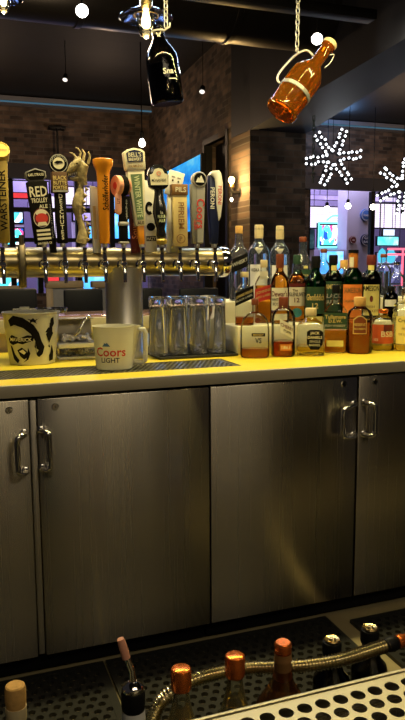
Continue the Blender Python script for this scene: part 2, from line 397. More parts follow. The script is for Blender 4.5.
# ---------------------------------------------------- rubber floor mats
def floor_mat(label, x0, x1, y0, y1):
    mb = MB(); z0, z1, p, r = .0045, .016, .0335, .0108
    nx = int((x1-x0-.02)/p); ny = int((y1-y0-.02)/(p*.88)); py = p*.88
    ox = x0+(x1-x0-nx*p)/2; oy = y0+(y1-y0-ny*py)/2
    vs = []; fs = []
    for j in range(ny):
        for i in range(nx):
            sh = p/4 if j % 2 else -p/4
            bx0 = ox+i*p; by0 = oy+j*py; cx = bx0+p/2+sh*.9; cy = by0+py/2; k = len(vs)
            sq = [(bx0, by0), (bx0+p/2, by0), (bx0+p, by0), (bx0+p, by0+py/2), (bx0+p, by0+py), (bx0+p/2, by0+py), (bx0, by0+py), (bx0, by0+py/2)]
            for q, (a, b) in enumerate(sq):
                an = 2*PI*q/8+PI*1.25; hx, hy = cx+r*math.cos(an), cy+r*math.sin(an)
                vs += [(a, b, z1), (hx, hy, z1), (hx, hy, z0)]
            for q in range(8):
                w = (q+1) % 8; fs += [(k+3*q, k+3*w, k+3*w+1, k+3*q+1), (k+3*q+1, k+3*w+1, k+3*w+2, k+3*q+2)]
    mb.add(vs, fs, M['black_rubber'])
    X1 = ox+nx*p; Y1 = oy+ny*py
    for a, b, c, d in ((x0, ox, y0, y1), (X1, x1, y0, y1), (ox, X1, y0, oy), (ox, X1, Y1, y1)): mb.box(a, b, c, d, z0, z1+.001, M['black_rubber'])
    return tag(mb.build('rubber_floor_mat', sharp=30), label, 'floor mat', 'perforated rubber mats on the floor behind the bar')
floor_mat('black perforated rubber floor mat below the two doors with facing handles at far left', -.62, .397, -.80, .03)
floor_mat('black perforated rubber floor mat below the wide middle cooler doors', .405, 1.17, -.80, .03)
floor_mat('black perforated rubber floor mat in the corner behind the hose end', 1.235, 2.4, -.80, -.022)

# -------------------------------------------------------------- cooler
def smooth(pts, n=10):
    out = []
    for i in range(len(pts)-1):
        p0, p1, p2, p3 = pts[max(i-1, 0)], pts[i], pts[i+1], pts[min(i+2, len(pts)-1)]
        for k in range(n):
            u = k/n; out.append(.5*((2*p1)+(p2-p0)*u+(2*p0-5*p1+4*p2-p3)*u*u+(3*p1-p0-3*p2+p3)*u**3))
    out.append(pts[-1]); return out
def handle(par, xm, xb, zc, h):
    """bow pull: both ends fixed near the door edge, the grip bowed out and away from it"""
    mb = MB(); o = .036; r = .0080; k = .016
    pts = smooth([V3((xm, -.001, zc+h)), V3((xm, -.014, zc+h)), V3((xm+(xb-xm)*.35, -o*.8, zc+h)), V3((xb-(xb-xm)*.1, -o, zc+h-k*.35)), V3((xb, -o, zc+h-k*1.4)), V3((xb, -o, zc)),
                  V3((xb, -o, zc-h+k*1.4)), V3((xb-(xb-xm)*.1, -o, zc-h+k*.35)), V3((xm+(xb-xm)*.35, -o*.8, zc-h)), V3((xm, -.014, zc-h)), V3((xm, -.001, zc-h))], 5)
    mb.tube(pts, r, M['chrome'], 16)
    for s in (-h, h): mb.lathe([(.012, 0), (.012, .003), (.009, .005)], M['chrome'], 18, Matrix.Translation((xm, 0, zc+s)) @ Matrix.Rotation(PI/2, 4, 'X'))
    return mb.build('handle', par)
def lock(par, x, z):
    mb = MB(); T = Matrix.Translation((x, -.0002, z)) @ Matrix.Rotation(PI/2, 4, 'X')
    mb.lathe([(.0098, 0), (.0098, .0025), (.0082, .004), (.0066, .004), (.0062, .0028), (0, .0028)], M['chrome'], 20, T)
    mb.box(x-.0011, x+.0011, -.0037, -.0025, z-.004, z+.004, M['ink']); return mb.build('lock', par)
ZD0, ZD1 = .086, .846
def door(par, x0, x1, hp, lx, lz):
    mb = MB(); mb.box(x0, x1, 0, .028, ZD0, ZD1, M['steel'], .003)
    d = mb.build('door', par); 
    (mx, my0), (bx, my1) = hp; z1, z0 = P(mx, my0, Y=0).z, P(mx, my1, Y=0).z
    handle(d, P(mx, (my0+my1)/2, Y=0).x, P(bx, (my0+my1)/2, Y=-.036).x, (z0+z1)/2, (z1-z0)/2); lock(d, lx, lz); return d
def cooler(label, x0, x1):
    t = thing('back_bar_cooler', label, 'cooler', (0, 0, 0), 0, 'steel coolers under the back counter')
    mb = MB(); mb.box(x0, x1, .034, .66, .075, .858, M['black'], .004); mb.build('cabinet', t)
    mb = MB(); mb.box(x0+.004, x1-.004, .052, .62, .017, .075, M['black'], .002); mb.build('kick_plate', t)
    return t
DX = [-.311, .2035, .2255, .7375, .7415, 1.2565, 1.2635, 1.7785]
b = P(9, 410, Y=0); d = P(55, 405, Y=0)
A = cooler('stainless steel cooler on the left, under the ice bucket and plastic pitcher', DX[0]-.004, .7388)
door(A, DX[0], DX[1], ((25, 433), (17.5, 471)), b.x, b.z); door(A, DX[2], DX[3], ((42, 430), (49.5, 468)), d.x, b.z)
mb = MB(); mb.box(.2055, .2235, .005, .034, .0905, .842, M['steel'], .001); mb.build('mullion', A)
b = P(344, 384, Y=0); d = P(375, 382, Y=0)
B = cooler('stainless steel cooler on the right, under the rows of liquor bottles', .7402, DX[7]+.004)
door(B, DX[4], DX[5], ((353.5, 404), (343.5, 435)), b.x, b.z); door(B, DX[6], DX[7], ((364, 402.5), (375, 434)), d.x, b.z)

# ------------------------------------------------------------- countertop
t = thing('countertop', 'long yellow lit countertop with grey steel front edge above the coolers', 'counter')
mb = MB(); Y0, Y1, XA, XB = .010, .78, -.8, 2.3
TX0, TX1, TY0, TY1 = -.35, .895, .115, .300           # opening of the drip tray
for a, b, c, d in ((XA, XB, Y0, TY0), (XA, TX0, TY0, TY1), (TX1, XB, TY0, TY1), (XA, XB, TY1, Y1)): mb.box(a, b, c, d, CT-.028, CT, M['yellow_lit_top'])
mb.build('top', t)
mb = MB(); mb.box(XA, XB, -.004, .009, CT-.034, CT+.0005, M['steel_lip'], .0015); mb.build('front_edge', t)
# drip tray
t = thing('drip_tray', 'long narrow perforated drip tray let into the countertop beneath the white pitcher', 'drip tray')
mb = MB(); mb.box(TX0+.001, TX1-.001, TY0+.001, TY1-.001, CT-.027, CT-.022, M['tray_dark'])
for a, b, c, d in ((TX0+.001, TX0+.005, TY0+.001, TY1-.001), (TX1-.005, TX1-.001, TY0+.001, TY1-.001), (TX0+.005, TX1-.005, TY0+.001, TY0+.005), (TX0+.005, TX1-.005, TY1-.005, TY1-.001)): mb.box(a, b, c, d, CT-.022, CT, M['tray_dark'])
mb.build('well', t)
def perforated(x0, x1, y0, y1, z0, z1, p, r, mt, seg=8, stagger=True, aspect=1.0):
    """sheet with staggered round holes; each hole in its own cell"""
    mb = MB(); py = p*aspect; ny = max(1, int((y1-y0)/py)); nx = int((x1-x0)/p)-1
    vs = []; fs = []; ox = x0+(x1-x0-(nx+.5)*p)/2; oy = y0+(y1-y0-ny*py)/2; q8 = seg//8
    for j in range(ny):
        sh = p/2 if (stagger and j % 2) else 0
        by = oy+j*py
        for i in range(nx):
            bx = ox+i*p+sh; k = len(vs); cx, cy = bx+p/2, by+py/2
            for q in range(seg):
                a = 2*PI*q/seg; c, s_ = math.cos(a), math.sin(a); mxx = max(abs(c), abs(s_))
                vs += [(cx+p/2*c/mxx, cy+py/2*s_/mxx, z1), (cx+r*c, cy+r*s_, z1), (cx+r*c, cy+r*s_, z0)]
            for q in range(seg):
                w = (q+1) % seg; fs += [(k+3*q, k+3*w, k+3*w+1, k+3*q+1), (k+3*q+1, k+3*w+1, k+3*w+2, k+3*q+2)]
        for a, b in ((x0, ox+sh), (ox+nx*p+sh, x1)):
            if b-a > 1e-5: k = len(vs); vs += [(a, by, z1), (b, by, z1), (b, by+py, z1), (a, by+py, z1)]; fs.append((k, k+1, k+2, k+3))
    for a, b in ((y0, oy), (oy+ny*py, y1)):
        if b-a > 1e-5: k = len(vs); vs += [(x0, a, z1), (x1, a, z1), (x1, b, z1), (x0, b, z1)]; fs.append((k, k+1, k+2, k+3))
    mb.add(vs, fs, mt); return mb
mb = perforated(TX0+.006, TX1-.006, TY0+.006, TY1-.006, CT-.003, CT-.0005, .0165, .0062, M['tray'], 8); mb.build('grate', t)

# ------------------------------------------------------- rubber bar mat
cx0 = P(150, 354, Z=CT+.006); cx1 = P(229, 352, Z=CT+.006)
mb = MB(); mb.box(cx0.x-.004, cx1.x+.005, .340, .66, CT+.0005, CT+.010, M['black_rubber'], .003)
for i in range(26): x = cx0.x+.004+i*(cx1.x-cx0.x-.012)/25; mb.box(x, x+.004, .347, .652, CT+.0102, CT+.0145, M['black_rubber'])
tag(mb.build('rubber_bar_mat'), 'ribbed black rubber bar mat under the upturned beer glasses', 'bar mat')
MATZ = CT+.0147

# --------------------------------------------------------- beer glasses
def glass_mesh(h, rt, rb):
    mb = MB(); w = .0022                              # upturned: mouth down, thick foot on top
    mb.lathe([(rb-w, 0), (rb, .001), (rb, .004), (rt+.004, h*.80), (rt+.0045, h*.86)], M['beer'], 32, caps=False)
    mb.lathe([(0, h*.862), (rt+.004, h*.862), (rt+.0055, h*.90), (rt+.006, h*.985), (rt+.003, h), (rt*.5, h-.002), (0, h-.003)], M['beer'], 32, caps=False)
    mb.lathe([(rb-w, 0), (rt+.002-w, h*.78), (rt*.7, h*.845), (0, h*.858)], M['beer'], 32, caps=False)
    return mb
first = None
rows = [(.385, [158, 178, 198, 217]), (.460, [157, 176, 195, 214]), (.535, [157, 174, 191, 208])]
words = {0: ['leftmost in the front row on the bar mat', 'second from the left in the front row', 'third from the left in the front row', 'rightmost in the front row on the bar mat'],
         1: ['leftmost in the middle row', 'second from left in the middle row', 'third from left in the middle row', 'rightmost in the middle row'],
         2: ['leftmost in the back row, nearest the tower column', 'second from left in the back row', 'third from left in the back row', 'rightmost in the back row']}
for ri, (yy, xs) in enumerate(rows):
    for i, px in enumerate(xs):
        p = P(px, 300, Y=yy)
        if first is None:
            o = glass_mesh(.196, .0255, .0325).build('beer_glass'); first = o
        else:
            o = first.copy(); C.objects.link(o)
        o.location = (p.x, yy, MATZ); o.rotation_euler.z = random.uniform(0, 2)
        tag(o, 'tall clear beer glass standing upside down, '+words[ri][i], 'glass', 'upturned beer glasses under the taps')

# ---------------------------------------------------------- draft tower
TY, TZ, TR = .46, 1.224, .050
tw = thing('draft_beer_tower', 'brass toned steel draft beer tower with long horizontal barrel and faucets', 'beer tower', (0, 0, 0))
RX = Matrix.Rotation(PI/2, 4, 'Y')
xr = P(224, 262, Y=TY).x
mb = MB(); T = Matrix.Translation((-.12, TY, TZ)) @ RX; L_ = xr+.12
mb.lathe([(TR, 0), (TR, L_)], M['tower'], 48, T); mb.build('barrel', tw)
mb = MB(); T = Matrix.Translation((xr, TY, TZ)) @ RX
mb.lathe([(TR+.004, -.022), (TR+.006, -.018), (TR+.006, .004), (TR+.002, .010), (TR*.75, .017), (0, .020)], M['chrome'], 48, T); mb.build('end_cap', tw)
x0, x1 = P(106, 300, Y=TY).x, P(142, 300, Y=TY).x; xc = (x0+x1)/2; r = (x1-x0)/2
mb = MB(); mb.lathe([(r+.010, CT+.001), (r+.010, CT+.008), (r+.006, CT+.014), (r, CT+.022), (r, TZ-TR*.4)], M['steel_col'], 48, Matrix.Translation((xc, TY, 0))); mb.build('column', tw)
# clamp strap
p = P(22, 262, Y=TY-TR)
mb = MB(); mb.lathe([(TR+.0005, -.014), (TR+.005, -.013), (TR+.005, .013), (TR+.0005, .014)], M['tower'], 48, Matrix.Translation((p.x, TY, TZ)) @ RX)
mb.box(p.x-.012, p.x+.012, TY-TR-.012, TY-TR+.004, TZ-.082, TZ+.058, M['tower'], .004)
mb.tube([(p.x, TY-TR-.004, TZ+.055), (p.x, TY-TR-.004, TZ+.088)], .008, M['tower'], 16); mb.build('clamp', tw)
FXP = [3, 45, 65, 85, 105, 124, 143, 162, 180, 197, 215]
HY = TY-TR-.036                                        # faucet and handle line
def faucet(x):
    mb = MB(); Ry = Matrix.Rotation(PI/2, 4, 'X')
    mb.lathe([(.017, 0), (.017, .006), (.011, .009), (.011, .024), (.0145, .026), (.0145, .038), (.012, .045), (.009, .048), (0, .049)], M['chrome'], 24, Matrix.Translation((x, TY-TR+.004, TZ-.008)) @ Ry)
    mb.lathe([(.006, 0), (.0085, .006), (.0075, .02), (.006, .036), (.0078, .040), (.0078, .052)], M['chrome'], 20, Matrix.Translation((x, HY, TZ-.004)))
    f = mb.build('faucet', tw)
    mb = MB(); mb.tube([(x, HY, TZ-.012), (x, HY-.004, TZ-.026), (x, HY-.010, TZ-.042), (x, HY-.012, TZ-.056), (x, HY-.012, TZ-.068)], [.0085, .0090, .0072, .0062, .0058], M['chrome'], 16); mb.build('spout', f)
for px in FXP: faucet(P(px, 262, Y=HY).x)

# ----------------------------------------------------------- tap handles
HZ = TZ+.0485
GRP = 'beer tap handles along the draft tower'
def tap(px, label, lean=0, Y=HY, z=HZ, back=False, rz=0, group=GRP):
    p = P(px, 250, Y=Y); s = scale_at((p.x, Y, z))
    t = thing('beer_tap_handle', label, 'tap handle', (p.x, Y, z), 0, group, tilt=(0, math.radians(lean), rz))
    if not back:
        mb = MB(); mb.lathe([(.0062, .0005), (.0090, .002), (.0090, .010), (.0074, .014)], M['silver'], 18); mb.build('ferrule', t)
    return t, s
Z0 = .012
# gold column with slanted disc top
t, s = tap(5, 'gold column tap handle with a slanted round disc on top', -.5)
mb = MB(); w = 6*s; mb.prism([(-w*.82, Z0), (w*.82, Z0), (w*1.05, 84*s), (-w*1.05, 84*s)], -.015, .015, M['gold'], .004)
mp = lambda u, v, off=0: V3((u, -.015-off, v)); mb.text('WARSTEINER', mp, .0, 45*s, 7.0*s, M['ink'], PI/2, 70*s, .001); mb.build('body', t)
mb = MB(); T = Matrix.Translation((0, .004, 90*s)) @ Matrix.Rotation(math.radians(62), 4, 'X')
mb.lathe([(7.5*s, -.030), (8.6*s, -.024), (9.2*s, .020), (8.8*s, .026), (8.0*s, .026), (7.8*s, .024), (0, .024)], M['gold'], 32, T)
mb.text('Warsteiner', lambda u, v, off=0: T @ V3((u, v, .0245+off)), 0, 0, 3*s, M['brown'], 0, 13*s); mb.build('disc', t)
# red trolley
t, s = tap(45, 'tall black tap handle lettered RED in cream with a small oval badge on top', -5.5)
mb = MB(); w = 10*s; mb.prism([(-w*.92, Z0), (w*.80, Z0), (w, 64*s), (-w, 64*s)], -.015, .015, M['ink'], .003); mp = flat(-.0152)
mb.text('RED', mp, 0, 54*s, 10*s, M['cream'], 0, 17*s); mb.text('TROLLEY', mp, 0, 45.5*s, 4.4*s, M['cream'], 0, 16*s); mb.text('ALE', mp, 3*s, 39.5*s, 3.6*s, M['cream'])
mb.disc(mp, 0, 29*s, 8*s, 9*s, M['maroon'], .001); mb.disc(mp, 0, 33.5*s, 5.5*s, 3*s, M['cream'], .0016); mb.disc(mp, 0, 28*s, 6*s, 5*s, M['red'], .002); mb.disc(mp, 0, 28*s, 8*s, 9*s, M['cream'], .0014, r_in=.92)
mb.shape(mp, [(-5*s, 21*s), (5*s, 21*s), (3.5*s, 24.5*s), (-4*s, 24.5*s)], M['cream'], .0026, .002)
for k in range(3): mb.patch(mp, -6.6*s, 6.8*s, (7.2+4*k)*s, (9.4+4*k)*s, M['cream'], 1, 0, .001)
mb.text('SAN DIEGO, CA', mp, 0, 3.6*s, 2.2*s, M['cream'], 0, 14*s)
mb.build('body', t)
mb = MB(); o = [(-10*s, 0), (-7*s, -3*s), (7*s, -3*s), (10*s, 0), (10*s, 6*s), (6*s, 7.5*s), (0, 9.5*s), (-6*s, 7.5*s), (-10*s, 6*s)]
mb.prism([(x, z+67*s) for x, z in o], -.011, .009, M['grey'], .002); mb.prism([(x*.86, z*.8+67.6*s) for x, z in o], -.0125, -.0105, M['ink']); mb.text('KARL STRAUSS', flat(-.013), 0, 70.2*s, 2.6*s, M['cream'], 0, 15*s); mb.build('badge', t)
# slim black handle behind
t, s = tap(53, 'slim black tap handle with pale sideways lettering, turned away between the oval and round badges', -4, HY+.025, HZ+.002, True)
mb = MB(); mb.prism([(-3.3*s, -.02), (3.3*s, -.02), (3.6*s, 52*s), (-3.6*s, 52*s)], -.006, .010, M['black'], .002); mb.text('KARL STRAUSS', flat(-.0062), 0, 25*s, 3.6*s, M['greytext'], PI/2, 46*s); mb.build('body', t)
# porter with round badge
t, s = tap(63, 'black tap handle with a round bird badge and vertical word DESCHUTES', -1.5)
mb = MB(); mb.prism([(-5*s, Z0), (5*s, Z0), (5.4*s, 54*s), (-5.4*s, 54*s)], -.012, .012, M['ink'], .003)
for i, ch in enumerate('DESCHUTES'): mb.text(ch, flat(-.0122), 0, (49.5-5.0*i)*s, 4.2*s, M['cream'])
mb.build('body', t)
mb = MB(); mb.prism([(-8.4*s, 53*s), (8.4*s, 53*s), (7.4*s, 73*s), (-7.4*s, 73*s)], -.016, .014, M['dark_brown'], .003); mp = flat(-.0162)
mb.text('BLACK', mp, 0, 67*s, 3.8*s, M['goldtext'], 0, 13*s); mb.text('BUTTE', mp, 0, 62.3*s, 3.8*s, M['goldtext'], 0, 13*s); mb.text('PORTER', mp, 0, 57.6*s, 3.8*s, M['goldtext'], 0, 14*s); mb.patch(mp, -7.4*s, 7.4*s, 53.6*s, 55.2*s, M['greytext'], 1); mb.build('panel', t)
mb = MB(); T = Matrix.Translation((0, 0, 81*s)) @ Matrix.Rotation(PI/2, 4, 'X'); mb.lathe([(8.4*s, -.010), (9*s, -.007), (9*s, .009), (8.4*s, .012), (0, .012)], M['ink'], 32, T); mp = flat(-.0122, V3((0, 0, 81*s)))
mb.disc(mp, 0, 0, 9*s*.97, 9*s*.97, M['greytext'], .001, r_in=.93); mb.disc(mp, 0, 0, 5.6*s, 5.6*s, M['cream'], .001); mb.shape(mp, [(-4.5*s, .6*s), (-2*s, 2.4*s), (3*s, 2.2*s), (4.8*s, .4*s), (1*s, .2*s), (-1*s, -.8*s)], M['ink'], .002, .002)
for k in range(9):
    a = PI*(.12+.76*k/8); mb.text('DESCHUTES'[8-k], mp, 7.1*s*math.cos(a), 7.1*s*math.sin(a), 2*s, M['greytext'])
mb.build('badge', t)
# carved dragon
t, s = tap(83, 'carved bone coloured tap handle ending in a horned dragon head', 0)
mb = MB(); pts = []; rr = []
for k in range(22):
    f = k/21; pts.append((math.sin(f*9)*2.1*s-1.5*s*f-1.5*s, 0, Z0+f*64*s)); rr.append((4.4+1.2*math.sin(f*11+1))*s)
mb.tube(pts, rr, M['bone'], 14)
for k in range(10): f = .06+k*.085; q = V3(pts[int(f*21)]); mb.tube([q+V3((4.2*s, -.006, -2*s)), q+V3((6.2*s, -.008, 1*s)), q+V3((4*s, -.006, 4*s))], [.001, 2*s, .001], M['bone'], 8)
mb.build('body', t)
mb = MB()
mb.tube([(2*s, .002, 60*s), (0, .0, 70*s), (1*s, 0, 78*s), (-2*s, -.002, 82*s), (-7*s, -.004, 78*s), (-11.5*s, -.006, 73*s), (-14*s, -.006, 71.5*s)], [4.5*s, 5.8*s, 7*s, 6.6*s, 4.6*s, 3.4*s, 1.6*s], M['bone'], 14)
mb.tube([(0, -.002, 69*s), (-4*s, -.003, 67*s), (-8*s, -.004, 66*s), (-11*s, -.005, 66.5*s)], [4*s, 3*s, 2.2*s, 1*s], M['bone'], 12)
mb.lathe([(0, -1.5*s), (1.3*s, 0), (0, 1.5*s)], M['ink'], 12, Matrix.Translation((-4.5*s, -.018, 80.5*s)))
for k in range(5): mb.lathe([(.8*s, 0), (0, -2.6*s)], M['cream'], 8, Matrix.Translation(((-5-1.8*k)*s, -.012+.001*k, (72.5-.5*k)*s)))
mb.build('head', t)
for k, (bx, bz, dx, dz) in enumerate(((-6, 84, -5, 8), (-2, 87, -4, 9), (3, 87, -1, 9), (7, 84, 1.5, 9))):
    mb = MB(); mb.tube([(bx*s, (-1)**k*.008, (bz-3)*s), ((bx+2)*s, (-1)**k*.01, (bz+dz*.5)*s), ((bx+dx*.25)*s, (-1)**k*.011, (bz+dz*.9)*s), ((bx+dx*.8)*s, (-1)**k*.011, (bz+dz)*s)], [1.5*s, 1.2*s, .9*s, .25*s], M['bone'], 10); mb.build('horn', t)
# slim white handle behind the orange one
t, s = tap(97, 'slim white tap handle half hidden behind the left edge of the orange one', -1, HY+.04, HZ+.002, True)
mb = MB(); mb.prism([(-4*s, -.02), (4*s, -.02), (5*s, 40*s), (3*s, 58*s), (-4.4*s, 60*s), (-5*s, 40*s)], -.006, .008, M['white'], .002); mb.patch(flat(-.0062), -3*s, 0, 8*s, 40*s, M['tan'], 1); mb.build('body', t)
# orange flared
t, s = tap(105, 'bright orange tap handle flaring to an open cup at the top', 0)
mb = MB(); mb.lathe([(4.6*s, Z0), (5.0*s, Z0+.003), (6.2*s, 68*s), (6.8*s, 74*s), (9.2*s, 79*s), (10*s, 82*s), (10*s, 85*s), (9*s, 85.6*s), (7.4*s, 82*s), (0, 79*s)], M['orange'], 36)
mb.text('Schöfferhofer', cyl(6.0*s), .5*s, 53*s, 5.6*s, M['ink'], PI/2, 34*s, .0022); mb.build('body', t)
# barrel top
t, s = tap(124, 'black tap handle with a small drum and a salmon oval plate', 0)
mb = MB(); mb.prism([(-4.4*s, Z0), (3.8*s, Z0), (3.8*s, 27*s), (6*s, 29*s), (6.8*s, 50*s), (-3*s, 50*s), (-4.4*s, 27*s)], -.012, .012, M['ink'], .002)
for k in range(6): mb.text('STREET'[k], flat(-.0122), 2.6*s, (45-3.2*k)*s, 2.6*s, M['greytext'])
mb.build('body', t)
mb = MB(); T = Matrix.Translation((-8*s, -.004, 60*s)) @ Matrix.Rotation(math.radians(16), 4, 'Z') @ RX
mb.lathe([(8*s, 4*s), (9.6*s, 5*s), (10.6*s, 8*s), (9.8*s, 11*s), (8*s, 12*s)], M['ink'], 28, T); mb.lathe([(9.4*s, 0), (10*s, 1*s), (9.8*s, 4.6*s), (8*s, 4.8*s)], M['pink'], 28, T); mb.lathe([(3.4*s, -.4*s), (3.6*s, .4*s)], M['red'], 20, T); mb.lathe([(8.6*s, 12*s), (9*s, 13*s), (8*s, 14.5*s), (0, 14.6*s)], M['pink'], 28, T); mb.build('drum', t)
mb = MB(); o = [(-6*s+3.4*s*math.cos(a), (42+7*math.copysign(1, math.sin(a)))*s+3.4*s*math.sin(a)) for a in [2*PI*k/24+.01 for k in range(24)]]
mb.prism(o, -.018, -.0125, M['pink'], .001); mb.text('LIT', flat(-.0185), -6*s, 45*s, 3*s, M['maroon'], PI/2); mb.build('oval_plate', t)
mb = MB(); mb.box(-5*s, 4.6*s, -.014, .014, 21*s, 25*s, M['silver'], .002); mb.box(-5*s, 4.6*s, -.014, .014, Z0, 5.6*s, M['silver'], .002); mb.build('band', t)
# maroon handle behind
t, s = tap(135, 'dark maroon tap handle with pink scribbled lettering, behind the winter one', -3, HY+.045, HZ+.002, True)
mb = MB(); mb.prism([(-4*s, -.02), (5*s, -.02), (4.5*s, 42*s), (0, 50*s), (-4*s, 42*s)], -.008, .008, M['maroon'], .002); mb.text('Sour', flat(-.0082), 0, 16*s, 6*s, M['pink'], PI/2, 26*s); mb.build('body', t)
# winter white
t, s = tap(142, 'cream tap handle with green panel reading WINTER WHITE and navy crown plate', -4.5)
mb = MB(); mb.prism([(-2.6*s, Z0-.002), (2.6*s, Z0-.002), (3.6*s, 24*s), (-3.6*s, 24*s)], -.010, .010, M['orange'], .003); mb.build('stem', t)
mb = MB(); mb.prism([(-5*s, 21*s), (5*s, 21*s), (9*s, 76*s), (-9*s, 76*s)], -.013, .013, M['cream'], .003); mp = flat(-.0132)
mb.shape(mp, [(-3.4*s, 27*s), (3.4*s, 27*s), (5.8*s, 71*s), (-5.8*s, 71*s)], M['green_panel'], .0008, .002)
mb.text('WINTER WHITE', mp, 0, 49.5*s, 5.4*s, M['green_text'], -PI/2, 40*s); mb.text('ALE', mp, 0, 24*s, 3*s, M['ink']); mb.build('body', t)
mb = MB(); mb.prism([(-10.2*s, 75*s), (10.2*s, 75*s), (10.8*s, 92*s), (7*s, 94.5*s), (0, 95.8*s), (-7*s, 94.5*s), (-10.8*s, 92*s)], -.015, .012, M['cream'], .003); mp = flat(-.0152)
mb.shape(mp, [(-7.8*s, 82.5*s), (7.8*s, 82.5*s), (8.4*s, 91*s), (5*s, 93*s), (0, 94*s), (-5*s, 93*s), (-8.4*s, 91*s)], M['navy'], .001, .002)
mb.text("BELL'S", mp, 0, 89.4*s, 4*s, M['cream'], 0, 13*s, .002); mb.text('BREWERY', mp, 0, 85*s, 3*s, M['cream'], 0, 13*s, .002); mb.text('KALAMAZOO', mp, 0, 78.6*s, 2.4*s, M['brown'], 0, 14*s, .002); mb.build('crown_plate', t)
# white back handle with black scrawl
t, s = tap(151, 'broad white tap handle with black swirls, seen behind the curvy black one', -1, HY+.055, HZ+.002, True)
mb = MB(); mb.prism([(-6*s, -.02), (6*s, -.02), (6.4*s, 62*s), (-6*s, 66*s)], -.006, .008, M['white'], .002); mp = flat(-.0062)
mb.disc(mp, -1*s, 38*s, 4.2*s, 6.5*s, M['ink'], .001, r_in=.45, a0=.6, a1=5.4); mb.disc(mp, 0, 20*s, 4.4*s, 4*s, M['ink'], .001); mb.patch(mp, -5*s, 5*s, 6*s, 11*s, M['ink'], 1); mb.text('HAZY', mp, 0, 8.4*s, 3.4*s, M['cream'], 0, 9*s, .002); mb.build('body', t)
# black baluster
t, s = tap(162, 'glossy black bottle shaped tap handle with cream crest on a broad head', -3)
mb = MB(); mb.lathe([(3*s, 8*s), (4.6*s, 10*s), (5*s, 13*s), (4*s, 18*s), (5.6*s, 24*s), (7*s, 33*s), (6.6*s, 40*s), (5*s, 48*s), (4*s, 54*s), (4.4*s, 60*s)], M['black_gloss'], 28)
mb.text('la', cyl(6.6*s), 0, 34*s, 3*s, M['greytext']); mb.text('FLEUR', cyl(6.6*s), 0, 30*s, 3*s, M['green_text'], 0, 8*s); mb.text('ALE', cyl(6.4*s), 0, 26*s, 3*s, M['green_text']); mb.build('body', t)
mb = MB(); mb.lathe([(3.4*s, Z0-.003), (5*s, Z0), (5.4*s, 7*s), (4*s, 8.6*s)], M['gold'], 24); mb.build('base_ring', t)
mb = MB(); o = [(-9.6*s, 59*s), (-5*s, 56*s), (5*s, 56*s), (9.6*s, 59*s), (10.4*s, 70*s), (8.4*s, 76*s), (4*s, 80*s), (-4*s, 80*s), (-8.4*s, 76*s), (-10.4*s, 70*s)]
mb.prism(o, -.015, .013, M['black_gloss'], .005); mp = flat(-.0152)
mb.shape(mp, [(-8.6*s, 60.5*s), (8.6*s, 60.5*s), (9.2*s, 70.5*s), (6*s, 71.5*s), (4*s, 75.5*s), (0, 76.6*s), (-4*s, 75.5*s), (-6*s, 71.5*s), (-9.2*s, 70.5*s)], M['cream'], .001, .002)
mb.text('MONASTERY', mp, 0, 65*s, 2.8*s, M['ink'], 0, 15*s, .002); mb.disc(mp, 0, 71.5*s, 2.4*s, 2.2*s, M['pink'], .002, r_in=.5); mb.build('crest', t)
# white card handle
t, s = tap(172, 'white tap handle with a tilted card topped by a drawn moustached face, behind PILS', 0, HY+.05, HZ+.002, True)
mb = MB(); mb.prism([(-6*s, -.02), (6*s, -.02), (6*s, 50*s), (-4*s, 54*s)], -.006, .008, M['white'], .002); mb.build('body', t)
mb = MB(); T = Matrix.Translation((3*s, -.004, 62*s)) @ Matrix.Rotation(math.radians(14), 4, 'Y'); mb.box(-8*s, 8*s, -.005, .005, -12*s, 12*s, M['white'], .002, T=T); mp = lambda u, v, off=0: T @ V3((u, -.0052-off, v))
for k in (-1, 1): mb.disc(mp, k*3*s, 2.5*s, .9*s, 1.0*s, M['ink'], .001); mb.patch(mp, k*3*s-1.8*s, k*3*s+1.8*s, 5.6*s, 6.5*s, M['grey'], 2)
mb.disc(mp, 0, -4.4*s, 3.2*s, 3.4*s, M['ink'], .001, r_in=.55, a0=0, a1=PI); mb.build('face_card', t)
# pils
t, s = tap(180, 'flat tan wooden tap handle with brown top block reading PILS', -.6)
mb = MB(); mb.box(-7.4*s, 7.4*s, -.012, .012, 1*s, 51*s, M['tan'], .002); mp = flat(-.0122)
mb.text('PFRIEM', mp, .8*s, 31*s, 6.2*s, M['brown'], PI/2 if False else -PI/2, 29*s); mb.disc(mp, 0, 8.5*s, 4.6*s, 4.6*s, M['brown'], .001, r_in=.84); mb.text('P', mp, 0, 8.5*s, 4.4*s, M['brown']); mb.build('body', t)
mb = MB(); mb.box(-8.4*s, 8.2*s, -.014, .013, 51*s, 61.5*s, M['brown'], .002); mb.text('PILS', flat(-.0143), .6*s, 56.2*s, 4.8*s, M['cream'], 0, 11.5*s); mb.build('top_block', t)
# coors
t, s = tap(197, 'grey tap handle with red script Coors and round mountain badge', .6)
mb = MB(); mb.prism([(-5.4*s, 4*s), (5.4*s, 4*s), (7*s, 62*s), (-7*s, 62*s)], -.016, .016, M['grey'], .003); mp = flat(-.0162)
mb.shape(mp, [(-1.6*s, 5*s), (5*s, 5*s), (6.6*s, 58*s), (-1.8*s, 58*s)], M['silver'], .0006, .002)
mb.text('Coors', mp, 2.0*s, 33*s, 8.2*s, M['red'], -PI/2, 42*s, .0014); mb.text('LIGHT', mp, -3.7*s, 22*s, 2.6*s, M['red'], -PI/2, 22*s, .0014); mb.build('body', t)
mb = MB(); T = Matrix.Translation((1*s, -.002, 66*s)) @ Matrix.Rotation(PI/2, 4, 'X'); mb.lathe([(7*s, -.010), (7.6*s, -.006), (7.6*s, .014), (7*s, .017), (0, .017)], M['silver'], 28, T); mp = flat(-.0192, V3((1*s, 0, 66*s)))
